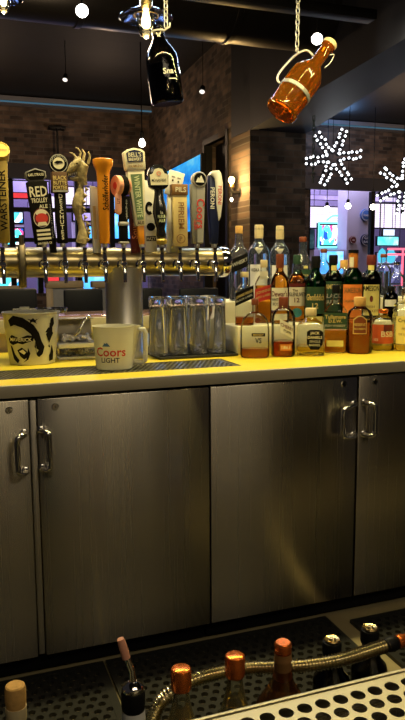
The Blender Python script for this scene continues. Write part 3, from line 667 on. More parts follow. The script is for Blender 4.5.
mb.disc(mp, 0, 0, 6.2*s, 6.2*s, M['ink'], .0004); mb.shape(mp, [(-4.6*s, -3*s), (-2*s, 2*s), (-1*s, .6*s), (1.2*s, 4*s), (4.6*s, -3*s)], M['white'], .001, .0015); mb.build('badge', t)
# navy and white
t, s = tap(214, 'navy and white curved tap handle with red lettering, last on the right', 1.2)
mb = MB(); mb.prism([(-3.6*s, Z0), (3.2*s, Z0), (4*s, 26*s), (4.6*s, 50*s), (2*s, 66*s), (-4*s, 72*s), (-7.4*s, 70*s), (-7*s, 40*s), (-5*s, 20*s)], -.013, .014, M['navy'], .004)
mb.text('PERONI', flat(-.0132), -3.9*s, 48*s, 4.4*s, M['white'], -PI/2, 28*s); mb.build('body', t)
mb = MB(); mb.prism([(3.0*s, 26*s), (5.0*s, 30*s), (6.8*s, 46*s), (6.8*s, 62*s), (4.8*s, 72*s), (2.5*s, 75*s), (-4*s, 74*s), (-7.6*s, 70*s), (-5.5*s, 70*s), (-2.2*s, 67*s), (-.6*s, 58*s), (.2*s, 44*s)], -.0175, .010, M['white'], .002)
mb.text('PERONI', flat(-.0177), 3.3*s, 51*s, 3.8*s, M['red'], -PI/2, 24*s); mb.build('blade', t)

# ------------------------------------------------- counter vessels at left
# ice bucket with a printed face
p = P(32, 365, Z=CT); by = .455; p = P(32, 340, Y=by); s = scale_at((p.x, by, 1.0))
t = thing('ice_bucket', 'cream ice bucket with black print of a laughing woman, leftmost on the counter', 'bucket', (p.x, by, CT+.0005), face_cam((p.x, by, 1)))
R0, R1, H = 22.5*s, 27.5*s, 50*s
mb = MB(); w = .002
mb.lathe([(0, 0), (R0-.002, 0), (R0, .002), (R1, H), (R1+.0025, H+.001), (R1+.0025, H+.004), (R1-w, H+.004), (R0-w, .004), (0, .004)], M['bucketw'], 56, caps=False)
mp = cone_map(R0, 0, R1, H); k = M['ink']
q = lambda pts: [(x*s, z*s) for x, z in pts]
mb.shape(mp, q([(-25, 44), (-18, 49), (-8, 47), (2, 40), (7, 32), (9, 24), (12, 18), (10, 11), (6, 8), (3, 11), (6, 15), (2, 18), (3, 24), (-1, 31), (-8, 37), (-17, 40), (-22, 38)]), k)          # hair over the brow
mb.shape(mp, q([(-26, 26), (-21, 30), (-12, 27), (-4, 30), (2, 29), (1, 24), (-4, 23), (-9, 21), (-14, 22), (-20, 20), (-25, 22)]), k, .0012)      # dark glasses
mb.text('MAVERICK', mp, -11.5*s, 25.6*s, 3.6*s, M['cream'], 0, 23*s, .002)
mb.shape(mp, q([(-24, 20), (-21, 18), (-18, 11), (-13, 5), (-15, 2), (-20, 6)]), k)
mb.shape(mp, q([(-15, 15), (-10, 18), (-5, 14), (-4, 9), (-8, 6), (-12, 9)]), k); mb.shape(mp, q([(-13, 14), (-9, 16), (-6, 13), (-8, 11)]), M['cream'], .0016)
mb.shape(mp, q([(-4, 18), (-2, 12), (-4, 6), (-9, 3), (-6, 6), (-5, 11)]), k)
mb.shape(mp, q([(-4, 46), (0, 45), (2, 47), (3, 44.5), (7, 46), (4, 43.6), (5, 41), (1, 43), (-2, 41), (-1, 44)]), k)   # star
mb.shape(mp, q([(20, 45), (24, 47), (25, 40), (22, 36), (23, 30), (19, 24), (16, 18), (19, 16), (17, 22), (14, 30), (18, 36), (19, 41)]), k)
mb.shape(mp, q([(13, 32), (17, 37), (19, 35), (15, 32)]), k); mb.shape(mp, q([(17, 3), (23, 4), (23.5, 12), (21, 20), (19, 12), (17, 9)]), k)
mb.build('pail', t)
# grey canister and black hose coil behind it
p = P(25, 318, Y=.60); s = scale_at((p.x, .60, 1.05))
t = thing('grey_canister', 'square grey plastic canister behind the printed ice bucket', 'canister', (p.x, .60, CT+.0005), .1)
mb = MB(); w = 10*s; h = P(27, 309, Y=.60).z-CT
mb.lathe([(0, 0), (w*.8, 0, 6), (w*.85, .004, 6), (w, h*.9, 6), (w*1.06, h*.92, 6), (w*1.06, h, 6), (w*.98, h, 6), (w*.92, h*.93, 6), (0, h*.93)], M['grey'], 40); mb.build('body', t)
mb = MB(); mb.box(-w*.5, w*.5, -w*.03, w*.03, h*.935, h*1.05, M['grey'], .003); mb.build('grip', t)
p = P(52, 326, Y=.63); s = scale_at((p.x, .63, 1.0))
t = thing('round_tray_stand', 'low black round stand rising behind the ice bucket rim', 'stand', (p.x, .635, CT+.0005))
zt = P(50, 308, Y=.63).z-CT; r = 16*s
mb = MB(); mb.lathe([(0, 0), (r*.6, 0), (r*.62, .006), (.012, .012), (.012, zt*.9)], M['black'], 32); mb.build('foot', t)
mb = MB(); mb.lathe([(0, zt*.9), (r*.9, zt*.9), (r, zt*.96), (r, zt), (r-.004, zt), (r*.88, zt*.93), (0, zt*.93)], M['black_gloss'], 40); mb.build('dish', t)
# clear caddy with chrome tongs
p0, p1 = P(58, 345, Y=.50), P(96, 345, Y=.50); s = scale_at((p0.x, .5, 1))
t = thing('clear_caddy', 'clear acrylic garnish caddy with two stacked shelves beside the ice bucket', 'caddy', ((p0.x+p1.x)/2, .52, CT+.0005))
w = (p1.x-p0.x)/2; h = P(75, 320, Y=.5).z-CT
mb = MB()
for a, b, c, d in ((-w, -w+.004, -.05, .05), (w-.004, w, -.05, .05), (-w+.004, w-.004, -.05, -.046), (-w+.004, w-.004, .046, .05)): mb.box(a, b, c, d, 0, h*.62, M['acrylic'], .001)
mb.build('box', t)
mb = MB(); mb.box(-w-.003, w+.003, -.053, .045, .001, .010, M['white'], .002); mb.box(-w-.003, w+.003, -.053, .045, h*.30, h*.30+.016, M['white'], .002); mb.build('shelf', t)
mb = MB(); mb.box(-w*.98, w*.98, .052, .060, 0, h, M['steel_lip'], .002); mb.box(-w*.98, w*.98, .005, .060, h, h+.004, M['steel_lip'], .0015); mb.build('back_panel', t)
pile = MB()
random.seed(3)
for i in range(60):
    x, y = random.uniform(-w*.8, w*.8), random.uniform(-.036, .036); z = (.018 if i % 2 else h*.30+.024)+random.uniform(0, .012)
    pile.lathe([(0, -.006), (.009, -.004, 4), (.010, .003, 4), (0, .006)], M['glass'] if i % 2 else M['white'], 8, Matrix.Translation((x, y, z)) @ Matrix.Rotation(random.uniform(0, 3), 4, V3((random.random(), random.random(), 1))))
o = pile.build('garnish', t); o['kind'] = 'stuff'
tt = thing('tongs', 'small chrome tongs leaning out of the clear caddy towards the pitcher', 'tongs', ((p0.x+p1.x)/2, .52, CT+.0005))
for k in (-1, 1):
    mb = MB(); pts = [(-.012+k*.004, k*.012, h*.32+.03), (.010, k*.012, h*.68), (.030, k*.008, h*.98), (.046, 0, h*1.05)]
    mb.tube(pts, [.0045, .0055, .005, .0035], M['chrome'], 10); mb.build('arm', tt)
mb = MB(); mb.lathe([(0, -.008), (.007, -.005), (.008, .003), (0, .009)], M['chrome'], 16, Matrix.Translation((.048, 0, h*1.06))); mb.build('hinge', tt)
# frosted pitcher
py = .215; p = P(114, 345, Y=py); s = scale_at((p.x, py, .95))
t = thing('beer_pitcher', 'frosted white plastic beer pitcher with red script lettering, standing on the drip tray', 'pitcher', (p.x, py, CT+.0003), face_cam((p.x, py, 1)))
R0, R1, H = 18.2*s, 20.6*s, 43*s
mb = MB(); n = 48
def pr(r, z, lipk=0):
    return r, z
prof = [(R0-.003, 0), (R0, .003), (R1, H-.004), (R1+.002, H-.002), (R1+.002, H), (R1-.002, H), (R0-.0025, .006)]
vs = []; fs = []
for r, z in prof:
    for i in range(n):
        a = 2*PI*i/n; d = (a-PI+PI) % (2*PI)-PI; k = max(0, 1-abs(d)/.32); k = k*k*(3-2*k)*max(0, (z-H*.62)/(H*.38))
        vs.append(V3((-(r+.020*k)*math.cos(a), -(r)*math.sin(a), z)))
for j in range(len(prof)-1):
    for i in range(n): i2 = (i+1) % n; fs.append((j*n+i, j*n+i2, (j+1)*n+i2, (j+1)*n+i))
fs.append(tuple(range(n))); fs.append(tuple(range((len(prof)-1)*n, len(prof)*n)))
mb.add(vs, fs, M['frost']); mp = cone_map(R0, 0, R1, H)
mb.text('Coors', mp, -4.0*s, 18.6*s, 8.8*s, M['red'], 0, 31*s, .0012); mb.text('LIGHT', mp, -4*s, 10.4*s, 4.8*s, M['navy'], 0, 23*s, .0012)
mb.shape(mp, [(-12*s, 24*s), (-9.2*s, 27.6*s), (-8.2*s, 26.4*s), (-7*s, 28*s), (-3.6*s, 24*s)], M['blue'], .0012, .0015); mb.build('jug', t)
mb = MB(); x = R1
mb.tube([(x-.001, 0, H*.90), (x+.012, 0, H*.90), (x+.030, 0, H*.90), (x+.035, 0, H*.80), (x+.034, 0, H*.45), (x+.032, 0, H*.17), (x+.024, 0, H*.12), (x-.007, 0, H*.16)], .0080, M['frost'], 12); mb.build('handle', t)

# ------------------------------------------------------ stepped bottle shelf
sx0 = P(233, 345, Y=.40).x
t = thing('bottle_step_shelf', 'two tier cream bottle step behind the front row of liquor bottles', 'shelf', (0, 0, 0))
Z1, Z2 = CT+.105, CT+.185; YA, YB, YC = .352, .518, .68
mb = MB(); mb.box(sx0-.002, 2.2, YA, YB-.0005, CT+.0005, Z1, M['step'], .004); mb.build('lower_step', t)
mb = MB(); mb.box(sx0+.010, 2.2, YB+.0005, YC+.05, CT+.0005, Z2, M['step'], .004); mb.build('upper_step', t)

# ------------------------------------------------------------ liquor bottles
PF = {}
PF['tall'] = [(.86, 0), (.98, .012), (1, .03), (1, .60), (.96, .65), (.82, .70), (.58, .745), (.42, .775), (.37, .81), (.36, .93), (.42, .935), (.42, .955), (.36, .96)]
PF['round_shoulder'] = [(.86, 0), (.98, .012), (1, .03), (1, .52), (.98, .58), (.90, .635), (.72, .69), (.50, .73), (.40, .76), (.37, .80), (.36, .94)]
PF['square'] = [(.88, 0, 6), (.98, .012, 6), (1, .03, 6), (1, .60, 6), (.97, .63, 6), (.70, .71, 4), (.46, .76, 3), (.38, .79), (.36, .92)]
PF['squat'] = [(.86, 0, 3, .62), (.98, .02, 3, .62), (1, .06, 3, .62), (1, .45, 3, .62), (.96, .56, 3, .62), (.82, .67, 2.4, .7), (.55, .74, 2, .85), (.24, .78, 2, 1), (.20, .81), (.19, .94)]
PF['boxy_low'] = [(.88, 0, 5, .7), (.98, .015, 5, .7), (1, .04, 5, .7), (1, .56, 5, .7), (.94, .62, 4, .72), (.62, .70, 3, .85), (.36, .74), (.31, .78), (.30, .90)]
PF['bell'] = [(.84, 0), (.92, .012), (.94, .03), (.98, .40), (1, .47), (.96, .54), (.80, .60), (.52, .68), (.36, .74), (.33, .80), (.33, .94)]
PF['stout'] = [(.90, 0), (.99, .02), (1, .05), (1, .60), (.97, .68), (.82, .76), (.52, .81), (.40, .84), (.38, .93)]
PF['faceted'] = [(.88, 0), (1, .02), (1, .05), (1, .56), (.94, .60), (1, .64), (.86, .70), (.92, .735), (.58, .79), (.34, .81), (.34, .92)]
def clip_prof(prof, z1, k):
    out = [(0, .012)]
    for a, b in zip(prof, prof[1:]):
        if not out[1:]: out.append((a[0]*k, .013)+tuple(a[2:]))
        if b[1] >= z1:
            f = (z1-a[1])/max(1e-6, b[1]-a[1]); out.append(((a[0]+(b[0]-a[0])*f)*k, z1)+tuple(b[2:])); break
        if b[1] > .02: out.append((b[0]*k, b[1])+tuple(b[2:]))
    out.append((0, z1-.0005)); return out
BG = 'liquor bottles in rows beside the draft tower'
NB = 0
def bottle(label, xc, Y, zb, ytop, w, prof, glass, liq=None, lvl=.5, cap=None, capz=(.90, 1.0), capr=.42, labels=(), seg=28, name='liquor_bottle', group=BG, rz=None):
    """w: full width in picture pixels; ytop: picture row of its top"""
    p = P(xc, ytop, Y=Y); p.z = max(p.z, zb+.05); s = scale_at((p.x, Y, zb+.1)); H = p.z-zb; R = w*s/2
    r_ = face_cam((p.x, Y, zb)) if rz is None else rz
    t = thing(name, label, 'bottle', (p.x, Y, zb+.0004), r_, group)
    pr_ = PF[prof]; sc = lambda L: [(a[0]*R, a[1]*H)+tuple(a[2:]) for a in L]
    mb = MB(); mb.lathe([(0, .004*H)]+sc(pr_), glass, 8 if prof == 'faceted' else seg, caps=False)
    top = pr_[-1]; mb.lathe([(top[0]*R, top[1]*H), (top[0]*R*.7, top[1]*H)], glass, seg, caps=False); mb.build('glass_body', t, sharp=30)
    if liq:
        mb = MB(); mb.lathe(sc(clip_prof(pr_, lvl, .93)), liq, seg); mb.build('liquid', t)
    if cap:
        c0, c1 = capz; z0, z1 = c0*H, c1*H; cr = capr*R
        mb = MB(); mb.lathe([(cr*.97, z0), (cr, z0+.1*(z1-z0)), (cr, z1-.12*(z1-z0)), (cr*.92, z1-.02*(z1-z0)), (cr*.8, z1), (0, z1)], cap, 24); mb.build('cap', t)
    body = [a for a in pr_ if a[0] > .9]
    ry = (body[len(body)//2][3] if len(body[len(body)//2]) > 3 else 1); nn = (body[len(body)//2][2] if len(body[len(body)//2]) > 2 else 2)
    for L in labels:
        z0, z1, hw, mt = L['z'][0]*H, L['z'][1]*H, L['w']*R, L['m']; cu = L.get('cu', 0)*R; rr = L.get('r', 1)*R
        mp = flat(-rr*ry) if nn >= 2.9 and 'r' not in L else cyl(rr)
        mb = MB(); sl = L.get('slant', 0)
        if L.get('oval'): mb.disc(mp, cu, (z0+z1)/2, hw, (z1-z0)/2, mt, .0008); 
        elif L.get('shape'): mb.shape(mp, [(cu+x*hw, (z0+z1)/2+y*(z1-z0)/2) for x, y in L['shape']], mt, .0008, .002)
        else: mb.patch(mp, cu-hw, cu+hw, z0, z1, mt, 12, sl, .0007)
        if 'edge' in L: mb.disc(mp, cu, (z0+z1)/2, hw*.93, (z1-z0)/2*.93, L['edge'], .0012, r_in=.9)
        for tx in L.get('t', ()):
            st, u, v, h, c = tx[:5]
            m2 = (lambda a, b, off=0, mp=mp: mp(a, b+sl*(a-cu), off)) if sl else mp
            mb.text(st, m2, cu+u*hw, z0+v*(z1-z0), h*(z1-z0), c, 0, hw*1.8*(tx[5] if len(tx) > 5 else 1), .0016)
        mb.build(L.get('n', 'label'), t)
    return t
G = M; ink = M['ink']; cream = M['cream']; gt = M['goldtext']; gy = M['greytext']
YF, YM, YK = .285, .437, .575                     # the three rows
# --- front row, standing on the counter
bottle('squat rounded brandy bottle with little amber left and a dark strip label', 255, 0.285, CT, 299, 29, 'squat', M['thin'], M['dark_liq'], .16, M['brown_cap'], (.90, 1), .25,
       [dict(z=(.375, .43), w=.46, m=ink, cu=.24, t=[('BRANDY', 0, .5, .6, gt)]), dict(z=(.27, .34), w=.24, m=M['thin'], cu=.24, t=[('VS', 0, .5, 1.3, ink)], n='lettering'), dict(z=(.60, .69), w=.17, m=M['brown_cap'], cu=.18, oval=1, n='seal')])
bottle('small bottle with white and red diagonal label and reddish spirit at the bottom', 283.5, 0.285, CT, 297, 24, 'stout', M['thin'], M['red_liq'], .26, M['brown_cap'], (.80, 1), .40,
       [dict(z=(.36, .58), w=.62, m=M['white'], cu=.35, slant=-.5, t=[('CHERRY', 0, .65, .26, M['maroon']), ('rum', 0, .3, .26, ink)]), dict(z=(.11, .22), w=.5, m=M['orange_foil'], cu=.25, n='lower_label', t=[('1863', 0, .5, .55, cream)])])
bottle('square whiskey bottle with pale wooden stopper and black shield label', 311, 0.275, CT, 308, 28, 'square', M['thin'], M['gold_liq'], .20, M['wood_cap'], (.84, 1), .40,
       [dict(z=(.14, .56), w=.56, m=ink, cu=.30, shape=[(-1, .8), (-.6, 1), (.6, 1), (1, .8), (1, -.4), (.5, -1), (-.5, -1), (-1, -.4)], t=[('JACK', 0, .82, .14, cream), ('DANIELS', 0, .62, .14, cream), ('SINGLE', 0, .42, .12, gy), ('BARREL', 0, .24, .12, gy)])])
bottle('square shouldered bottle with dark green label above a yellow strip, amber spirit below', 336, 0.3, CT, 285, 23.4, 'boxy_low', M['thin'], M['amber_liq'], .34, M['black'], (.88, 1), .33,
       [dict(z=(.36, .60), w=.96, m=M['dgreen'], t=[('Tullamore', 0, .74, .24, gt), ('D.E.W.', 0, .48, .2, gt), ('IRISH WHISKEY', 0, .2, .14, gy)]), dict(z=(.10, .19), w=.70, m=M['yellow_label'], n='strip_label')])
bottle('dark brown whiskey bottle with tan cork stopper and hexagon outlined label', 360, 0.255, CT, 297, 26, 'stout', M['thin'], M['dark_liq'], .60, M['cork'], (.84, 1), .46,
       [dict(z=(.34, .68), w=.52, m=gt, cu=.05, shape=[(-1, .6), (-.3, 1), (.3, 1), (1, .6), (1, -.9), (-1, -.9)], n='label_border'), dict(z=(.36, .66), w=.46, m=M['brown_cap'], cu=.05, r=1.012, shape=[(-1, .6), (-.3, 1), (.3, 1), (1, .6), (1, -.9), (-1, -.9)], t=[('RESERVE', 0, .55, .16, gt), ('BOURBON', 0, .3, .12, gt)])])
bottle('wide stout bottle with brick red label lettered BSB', 383.2, 0.300, CT, 309, 24, 'stout', M['thin'], M['gold_liq'], .13, M['copper'], (.90, 1), .40,
       [dict(z=(.18, .64), w=1.05, m=M['red_label'], t=[('BSB', .38, .50, .30, cream, .6), ('103', -.5, .2, .14, cream)]), dict(z=(.46, .64), w=.4, m=M['maroon'], cu=.48, r=1.006, n='dark_band')])
bottle('cut crystal style bottle with bright yellow label, at the right picture edge', 407, 0.256, CT, 288, 26, 'faceted', M['thin'], M['gold_liq'], .10, M['chrome'], (.88, 1), .40,
       [dict(z=(.12, .56), w=.72, m=M['yellow_label'], cu=-.05, r=1.0, t=[('Crown', 0, .85, .13, ink), ('FINE', 0, .55, .08, M['brown']), ('DE LUXE', 0, .35, .08, M['brown'])])])
# --- middle row on the lower step
bottle('bottle with slanted black label and dark spirit at its foot, leftmost on the lower step', 244.5, 0.402, Z1, 272, 19, 'square', M['thin'], M['dark_liq'], .16, M['wood_cap'], (.90, 1), .42,
       [dict(z=(.44, .68), w=.94, m=ink, slant=.45, t=[('JOHNNIE WALKER', 0, .6, .22, gt), ('BLACK LABEL', 0, .32, .16, gy)])])
bottle('bottle with slanted red label and gold neck wrap on the lower step', 264, 0.472, Z1, 260, 18, 'square', M['thin'], M['amber_liq'], .60, M['wood_cap'], (.88, 1), .40,
       [dict(z=(.36, .58), w=.94, m=M['red'], slant=.30, t=[('JOHNNIE', 0, .65, .2, gt), ('RED LABEL', 0, .34, .16, gt)]), dict(z=(.70, .82), w=.5, m=cream, r=.55, n='neck_label')])
bottle('amber scotch bottle with red brown cap and cream label beside the cream 12 label', 280, 0.402, Z1, 254, 19, 'round_shoulder', M['thin'], M['amber_liq'], .80, M['brown_cap'], (.80, 1), .42,
       [dict(z=(.20, .52), w=.96, m=cream, t=[("Dewar's", 0, .74, .24, M['maroon']), ('WHITE LABEL', 0, .48, .12, ink), ('SCOTCH', 0, .28, .12, ink)]), dict(z=(.06, .15), w=.9, m=cream, n='strip_label')])
bottle('amber single malt bottle with cream label numbered 12 and teal seal', 297.5, 0.472, Z1, 255, 19, 'round_shoulder', M['thin'], M['amber_liq'], .72, M['dgreen'], (.86, 1), .42,
       [dict(z=(.24, .52), w=.98, m=cream, t=[('The', -.2, .84, .13, ink), ('GLENLIVET', 0, .62, .2, ink), ('12', 0, .32, .24, M['maroon'])]), dict(z=(.07, .21), w=.55, m=M['teal'], oval=1, n='seal'), dict(z=(.53, .575), w=.95, m=M['red_cap'], n='upper_band')])
bottle('triangular green malt bottle with black cap and gold script', 316, 0.402, Z1, 256, 22, 'round_shoulder', M['thin_green'], M['dark_liq'], .45, M['black'], (.82, 1), .42,
       [dict(z=(.14, .54), w=.92, m=M['dgreen'], t=[('Glenfiddich', 0, .62, .24, gt), ('12', 0, .30, .2, gt)]), dict(z=(.01, .10), w=.7, m=M['yellow_label'], n='strip_label')])
bottle('almost black green whiskey bottle with gold arched lettering, behind the dark green label', 333.5, 0.472, Z1, 255, 20, 'tall', M['thin_dgreen'], M['dark_liq'], .55, M['black'], (.86, 1), .44,
       [dict(z=(.14, .60), w=.95, m=M['dgreen'], t=[('JAMESON', 0, .80, .16, gt), ('BLACK', 0, .52, .14, gy), ('BARREL', 0, .32, .14, gy)]), dict(z=(.72, .84), w=.28, m=M['yellow_label'], r=.46, cu=.1, n='neck_label')])
bottle('green whiskey bottle with orange label and orange foil neck', 353.5, 0.402, Z1, 250, 22, 'round_shoulder', M['thin_green'], M['dark_liq'], .30, M['orange_foil'], (.74, .985), .43,
       [dict(z=(.06, .52), w=.96, m=M['orange_label'], t=[('JAMESON', 0, .80, .16, M['brown']), ('CASKMATES', 0, .5, .08, M['brown'])]), dict(z=(.76, .90), w=.2, m=cream, r=.47, cu=-.15, n='neck_label'), dict(z=(.955, 1.0), w=1.38, m=M['black'], r=.45, n='top_band')])
bottle('dark green whiskey bottle with dark red cap and yellow label lettered JAMES', 371.5, 0.472, Z1, 255, 20, 'tall', M['thin_dgreen'], M['dark_liq'], .60, M['red_cap'], (.84, 1), .46,
       [dict(z=(.06, .54), w=.96, m=M['yellow_label'], t=[('JAMESON', 0, .86, .17, ink), ('IRISH', 0, .28, .09, M['brown']), ('WHISKEY', 0, .15, .09, M['brown'])]), dict(z=(.27, .37), w=.16, m=M['maroon'], r=1.004, cu=.1, oval=1, n='crest'), dict(z=(.70, .84), w=.30, m=M['yellow_label'], r=.46, n='neck_label')])
bottle('short dark bottle with small pale blue label on the lower step, near the yellow label', 391, 0.402, Z1, 286, 15, 'stout', M['thin_black'], M['dark_liq'], .5, M['black'], (.86, 1), .46, [dict(z=(.40, .60), w=.8, m=M['white'])])
# --- back row on the upper step
bottle('tall clear bottle with brown cork top and slanted black label, leftmost of the back row', 239, 0.572, Z2, 226, 20, 'round_shoulder', M['thin_blue'], M['clear_liq'], .45, M['cork'], (.90, 1), .38,
       [dict(z=(.42, .60), w=.9, m=ink, slant=.42, cu=.12, t=[('WHISKY', 0, .55, .28, gy)])])
bottle('tall clear vodka bottle with long tan capsule, on the left of two alike', 259, 0.655, Z2, 225, 21, 'tall', M['thin_blue'], M['clear_liq'], .62, M['wood_cap'], (.82, 1), .42,
       [dict(z=(.02, .47), w=.92, m=M['white'], t=[('VODKA', -.4, .84, .1, ink, .5)]), dict(z=(.60, .70), w=.42, m=cream, r=.9, shape=[(-1, .8), (1, .8), (0, -1)], n='neck_seal')])
bottle('tall clear vodka bottle with long tan capsule, on the right of two alike', 280, 0.572, Z2, 226, 19, 'tall', M['thin_blue'], M['clear_liq'], .62, M['wood_cap'], (.82, 1), .42,
       [dict(z=(.02, .47), w=.92, m=M['white']), dict(z=(.60, .70), w=.42, m=cream, r=.9, shape=[(-1, .8), (1, .8), (0, -1)], n='neck_seal')])
bottle('long necked clear bottle with dark stopper and amber spirit behind the cream 12 label', 303, 0.655, Z2, 237, 21, 'bell', M['thin_blue'], M['amber_liq'], .40, M['brown_cap'], (.92, 1), .36,
       [dict(z=(.28, .47), w=.96, m=M['dgreen'], t=[('RESERVA', 0, .5, .2, gt)]), dict(z=(.49, .53), w=.2, m=M['yellow_label'], cu=.3, n='edge_label')])
bottle('clear bluish bottle with brown cap peeking between the two black caps', 324, 0.572, Z2, 249, 14, 'tall', M['thin_blue'], M['clear_liq'], .5, M['brown_cap'], (.92, 1), .46)
bottle('clear bottle with brown cork behind the green bottles', 344, 0.655, Z2, 260, 13, 'stout', M['thin_blue'], M['gold_liq'], .5, M['cork'], (.76, 1), .60)
bottle('slender clear bottle with brown cap beside the dark red capped one', 384, 0.572, Z2, 254, 15, 'tall', M['thin_blue'], M['clear_liq'], .6, M['brown_cap'], (.92, 1), .44)
bottle('violet tinted decanter behind the yellow crystal bottle', 397, 0.655, Z2, 262, 17, 'bell', M['thin_blue'], M['clear_liq'], .3, M['chrome'], (.92, 1), .36)

# ------------------------------------------------- front bar and underbar
DZ, DY = .66, -1.205                                   # perforated deck level and its far edge
t = thing('underbar_station', 'perforated stainless underbar deck in the near corner of the picture', 'bar station', (0, 0, 0))
mb = perforated(.0, 1.4, -1.80, DY-.006, DZ-.003, DZ, .0258, .0097, M['deck'], 16, True, .92); mb.build('perforated_deck', t)
mb = MB(); mb.box(.0, 1.4, DY-.006, DY, DZ-.035, DZ+.002, M['deck'], .0012); mb.build('deck_lip', t)
mb = MB()
for a, b, c, d in ((0, .012, -1.80, DY-.008), (1.388, 1.4, -1.80, DY-.008), (.012, 1.388, DY-.018, DY-.008), (.012, 1.388, -1.80, -1.788)): mb.box(a, b, c, d, .30, DZ-.036, M['steel'])
mb.box(.012, 1.388, -1.788, DY-.018, .30, .306, M['tray_dark']); mb.build('basin', t)
for x in (.03, 1.37):
    for y in (-1.76, -1.26): mb = MB(); mb.lathe([(.026, 0), (.026, .012), (.018, .02), (.018, .30)], M['steel'], 20, Matrix.Translation((x, y, 0))); mb.build('leg', t)
t = thing('front_bar', 'dark front bar counter the picture is taken over', 'bar')
mb = MB(); mb.box(-1.6, 3.2, -2.5, -1.87, 1.02, 1.06, M['wood_bar'], .006); mb.build('bar_top', t)
mb = MB(); mb.box(-1.55, 3.15, -2.0, -1.90, 0, 1.0195, M['black'], .003); mb.build('bar_front', t)
# speed rail holding the near bottles
RZ = .32
t = thing('speed_rail', 'steel speed rail holding the near bottles below the perforated deck', 'bottle rail')
mb = MB(); mb.box(-.1, 1.4, -1.190, -.835, RZ-.006, RZ, M['black']); mb.build('floor_plate', t)
mb = MB(); mb.box(-.1, 1.4, -1.196, -1.1905, RZ-.006, DZ-.04, M['steel']); mb.build('back_plate', t)
mb = MB(); mb.box(-.1, 1.4, -.8345, -.829, RZ-.006, RZ+.02, M['black']); mb.build('front_lip', t)

def rail_bottle(label, px, py, z, cap, capw, caph, glass, body, liq=None, lvl=.62, kind='liquor_bottle', rb=.0345, rn=.0125, pour=False, sh=0.):
    p = P(px, py, Z=z); H = z-RZ
    t = thing(kind, label, 'bottle', (p.x, p.y, RZ+.0004), face_cam(p), 'open bottles in the speed rail')
    hn = H-caph
    prof = [(0, .003), (rb*.88, .002), (rb*.98, .006), (rb, .012), (rb, H*(.60+sh)), (rb*.95, H*(.64+sh)), (rb*.66, H*(.70+sh)), (rn*1.5, H*(.755+sh)), (rn*1.18, H*(.81+sh)), (rn, H*(.865+sh*.3)), (rn, hn*.985), (rn*1.08, hn*.99), (rn*1.08, hn+.001)]
    mb = MB(); mb.lathe(prof, glass, 28, caps=False); mb.build('glass_body', t)
    if liq:
        lv = H*lvl; out = [(0, .008)]+[(r*.9, max(zz, .009)) for r, zz in prof[1:] if zz < lv-.004]+[(rn*1.4 if lvl > .66 else rb*.8, lv), (0, lv)]
        mb = MB(); mb.lathe(out, liq, 28); mb.build('liquid', t)
    if cap:
        cw = capw/2; mb = MB(); mb.lathe([(rn*1.10, hn-.004), (cw*.94, hn-.003), (cw, hn+.002), (cw*1.0, H-.006), (cw*.93, H-.0015), (cw*.8, H), (0, H)], cap, 28); mb.build('cap', t)
    return t, H, p, rn, hn
t, H, p, rn, hn = rail_bottle('bottle with wide tan cork stopper and blue tinted neck, leftmost of the near bottles', 15, 685, .625, M['cork'], .0295, .028, M['thin_rail_blue'], 0, M['clear_liq'], .55)
mb = MB(); mb.lathe([(rn*1.12, hn-.026), (rn*1.18, hn-.024), (rn*1.18, hn-.004)], M['wood_cap'], 24); mb.build('neck_ring', t)
t, H, p, rn, hn = rail_bottle('white labelled bottle with black collar and steel free pouring spout', 133, 690, .60, M['black'], .035, .026, M['thin_rail'], 0, M['gold_liq'], .5, rn=.0148)
mb = MB(); mb.lathe([(.0155, H-.001), (.0165, H+.002), (.0150, H+.007), (.008, H+.012), (.006, H+.014)], M['chrome'], 24); mb.tube([(0, 0, H+.012), (-.001, 0, H+.03), (-.006, 0, H+.046), (-.010, 0, H+.056)], [.0052, .0046, .0044, .0042], M['chrome'], 14); mb.build('pourer', t)
mb = MB(); mb.tube([(-.0085, 0, H+.050), (-.0145, 0, H+.073), (-.0165, 0, H+.080)], [.0062, .0062, .0050], M['pink'], 14); mb.build('spout_cover', t)
mb = MB(); mb.lathe([(rn*1.22, hn-.050), (rn*1.15, hn-.004)], M['white'], 24, caps=False); mb.build('neck_label', t)
t, H, p, rn, hn = rail_bottle('clear bottle with bright orange copper cap, left one of two inside the hose loop', 181, 668, .62, M['copper'], .031, .030, M['thin_rail'], 0, M['gold_liq'], .68, rn=.012)
t, H, p, rn, hn = rail_bottle('clear bottle with bright orange copper cap, right one of two inside the hose loop', 235, 655, .625, M['copper'], .031, .030, M['thin_rail'], 0, M['gold_liq'], .68, rn=.012)
t, H, p, rn, hn = rail_bottle('round brown glass bottle with long copper capsule, third copper top along the hose', 283, 642, .63, M['copper'], .027, .014, M['brown_glass'], 0, None, rb=.0425, rn=.012, sh=.03)
mb = MB(); mb.lathe([(rn*1.06, hn-.046), (rn*1.10, hn-.044), (rn*1.12, hn-.018), (rn*1.2, hn-.015), (rn*1.12, hn-.012), (rn*1.12, hn-.003)], M['brown'], 28, caps=False); mb.build('capsule', t)
for px, py, z, lb in ((332, 641, .52, 'black topped bottle with golden glint, left of the tan floor strip'), (370, 629, .52, 'black topped bottle with golden glint, right of the tan floor strip')):
    t, H, p, rn, hn = rail_bottle(lb, px, py, z, M['black'], .036, .024, M['thin_black'], 0, M['dark_liq'], .5, rn=.013)
    mb = MB(); mb.lathe([(.0105, H-.0005), (.0150, H+.002), (.0135, H+.0045), (.008, H+.003), (.005, H+.006), (0, H+.006)], M['brass'], 24); mb.build('pourer_base', t)

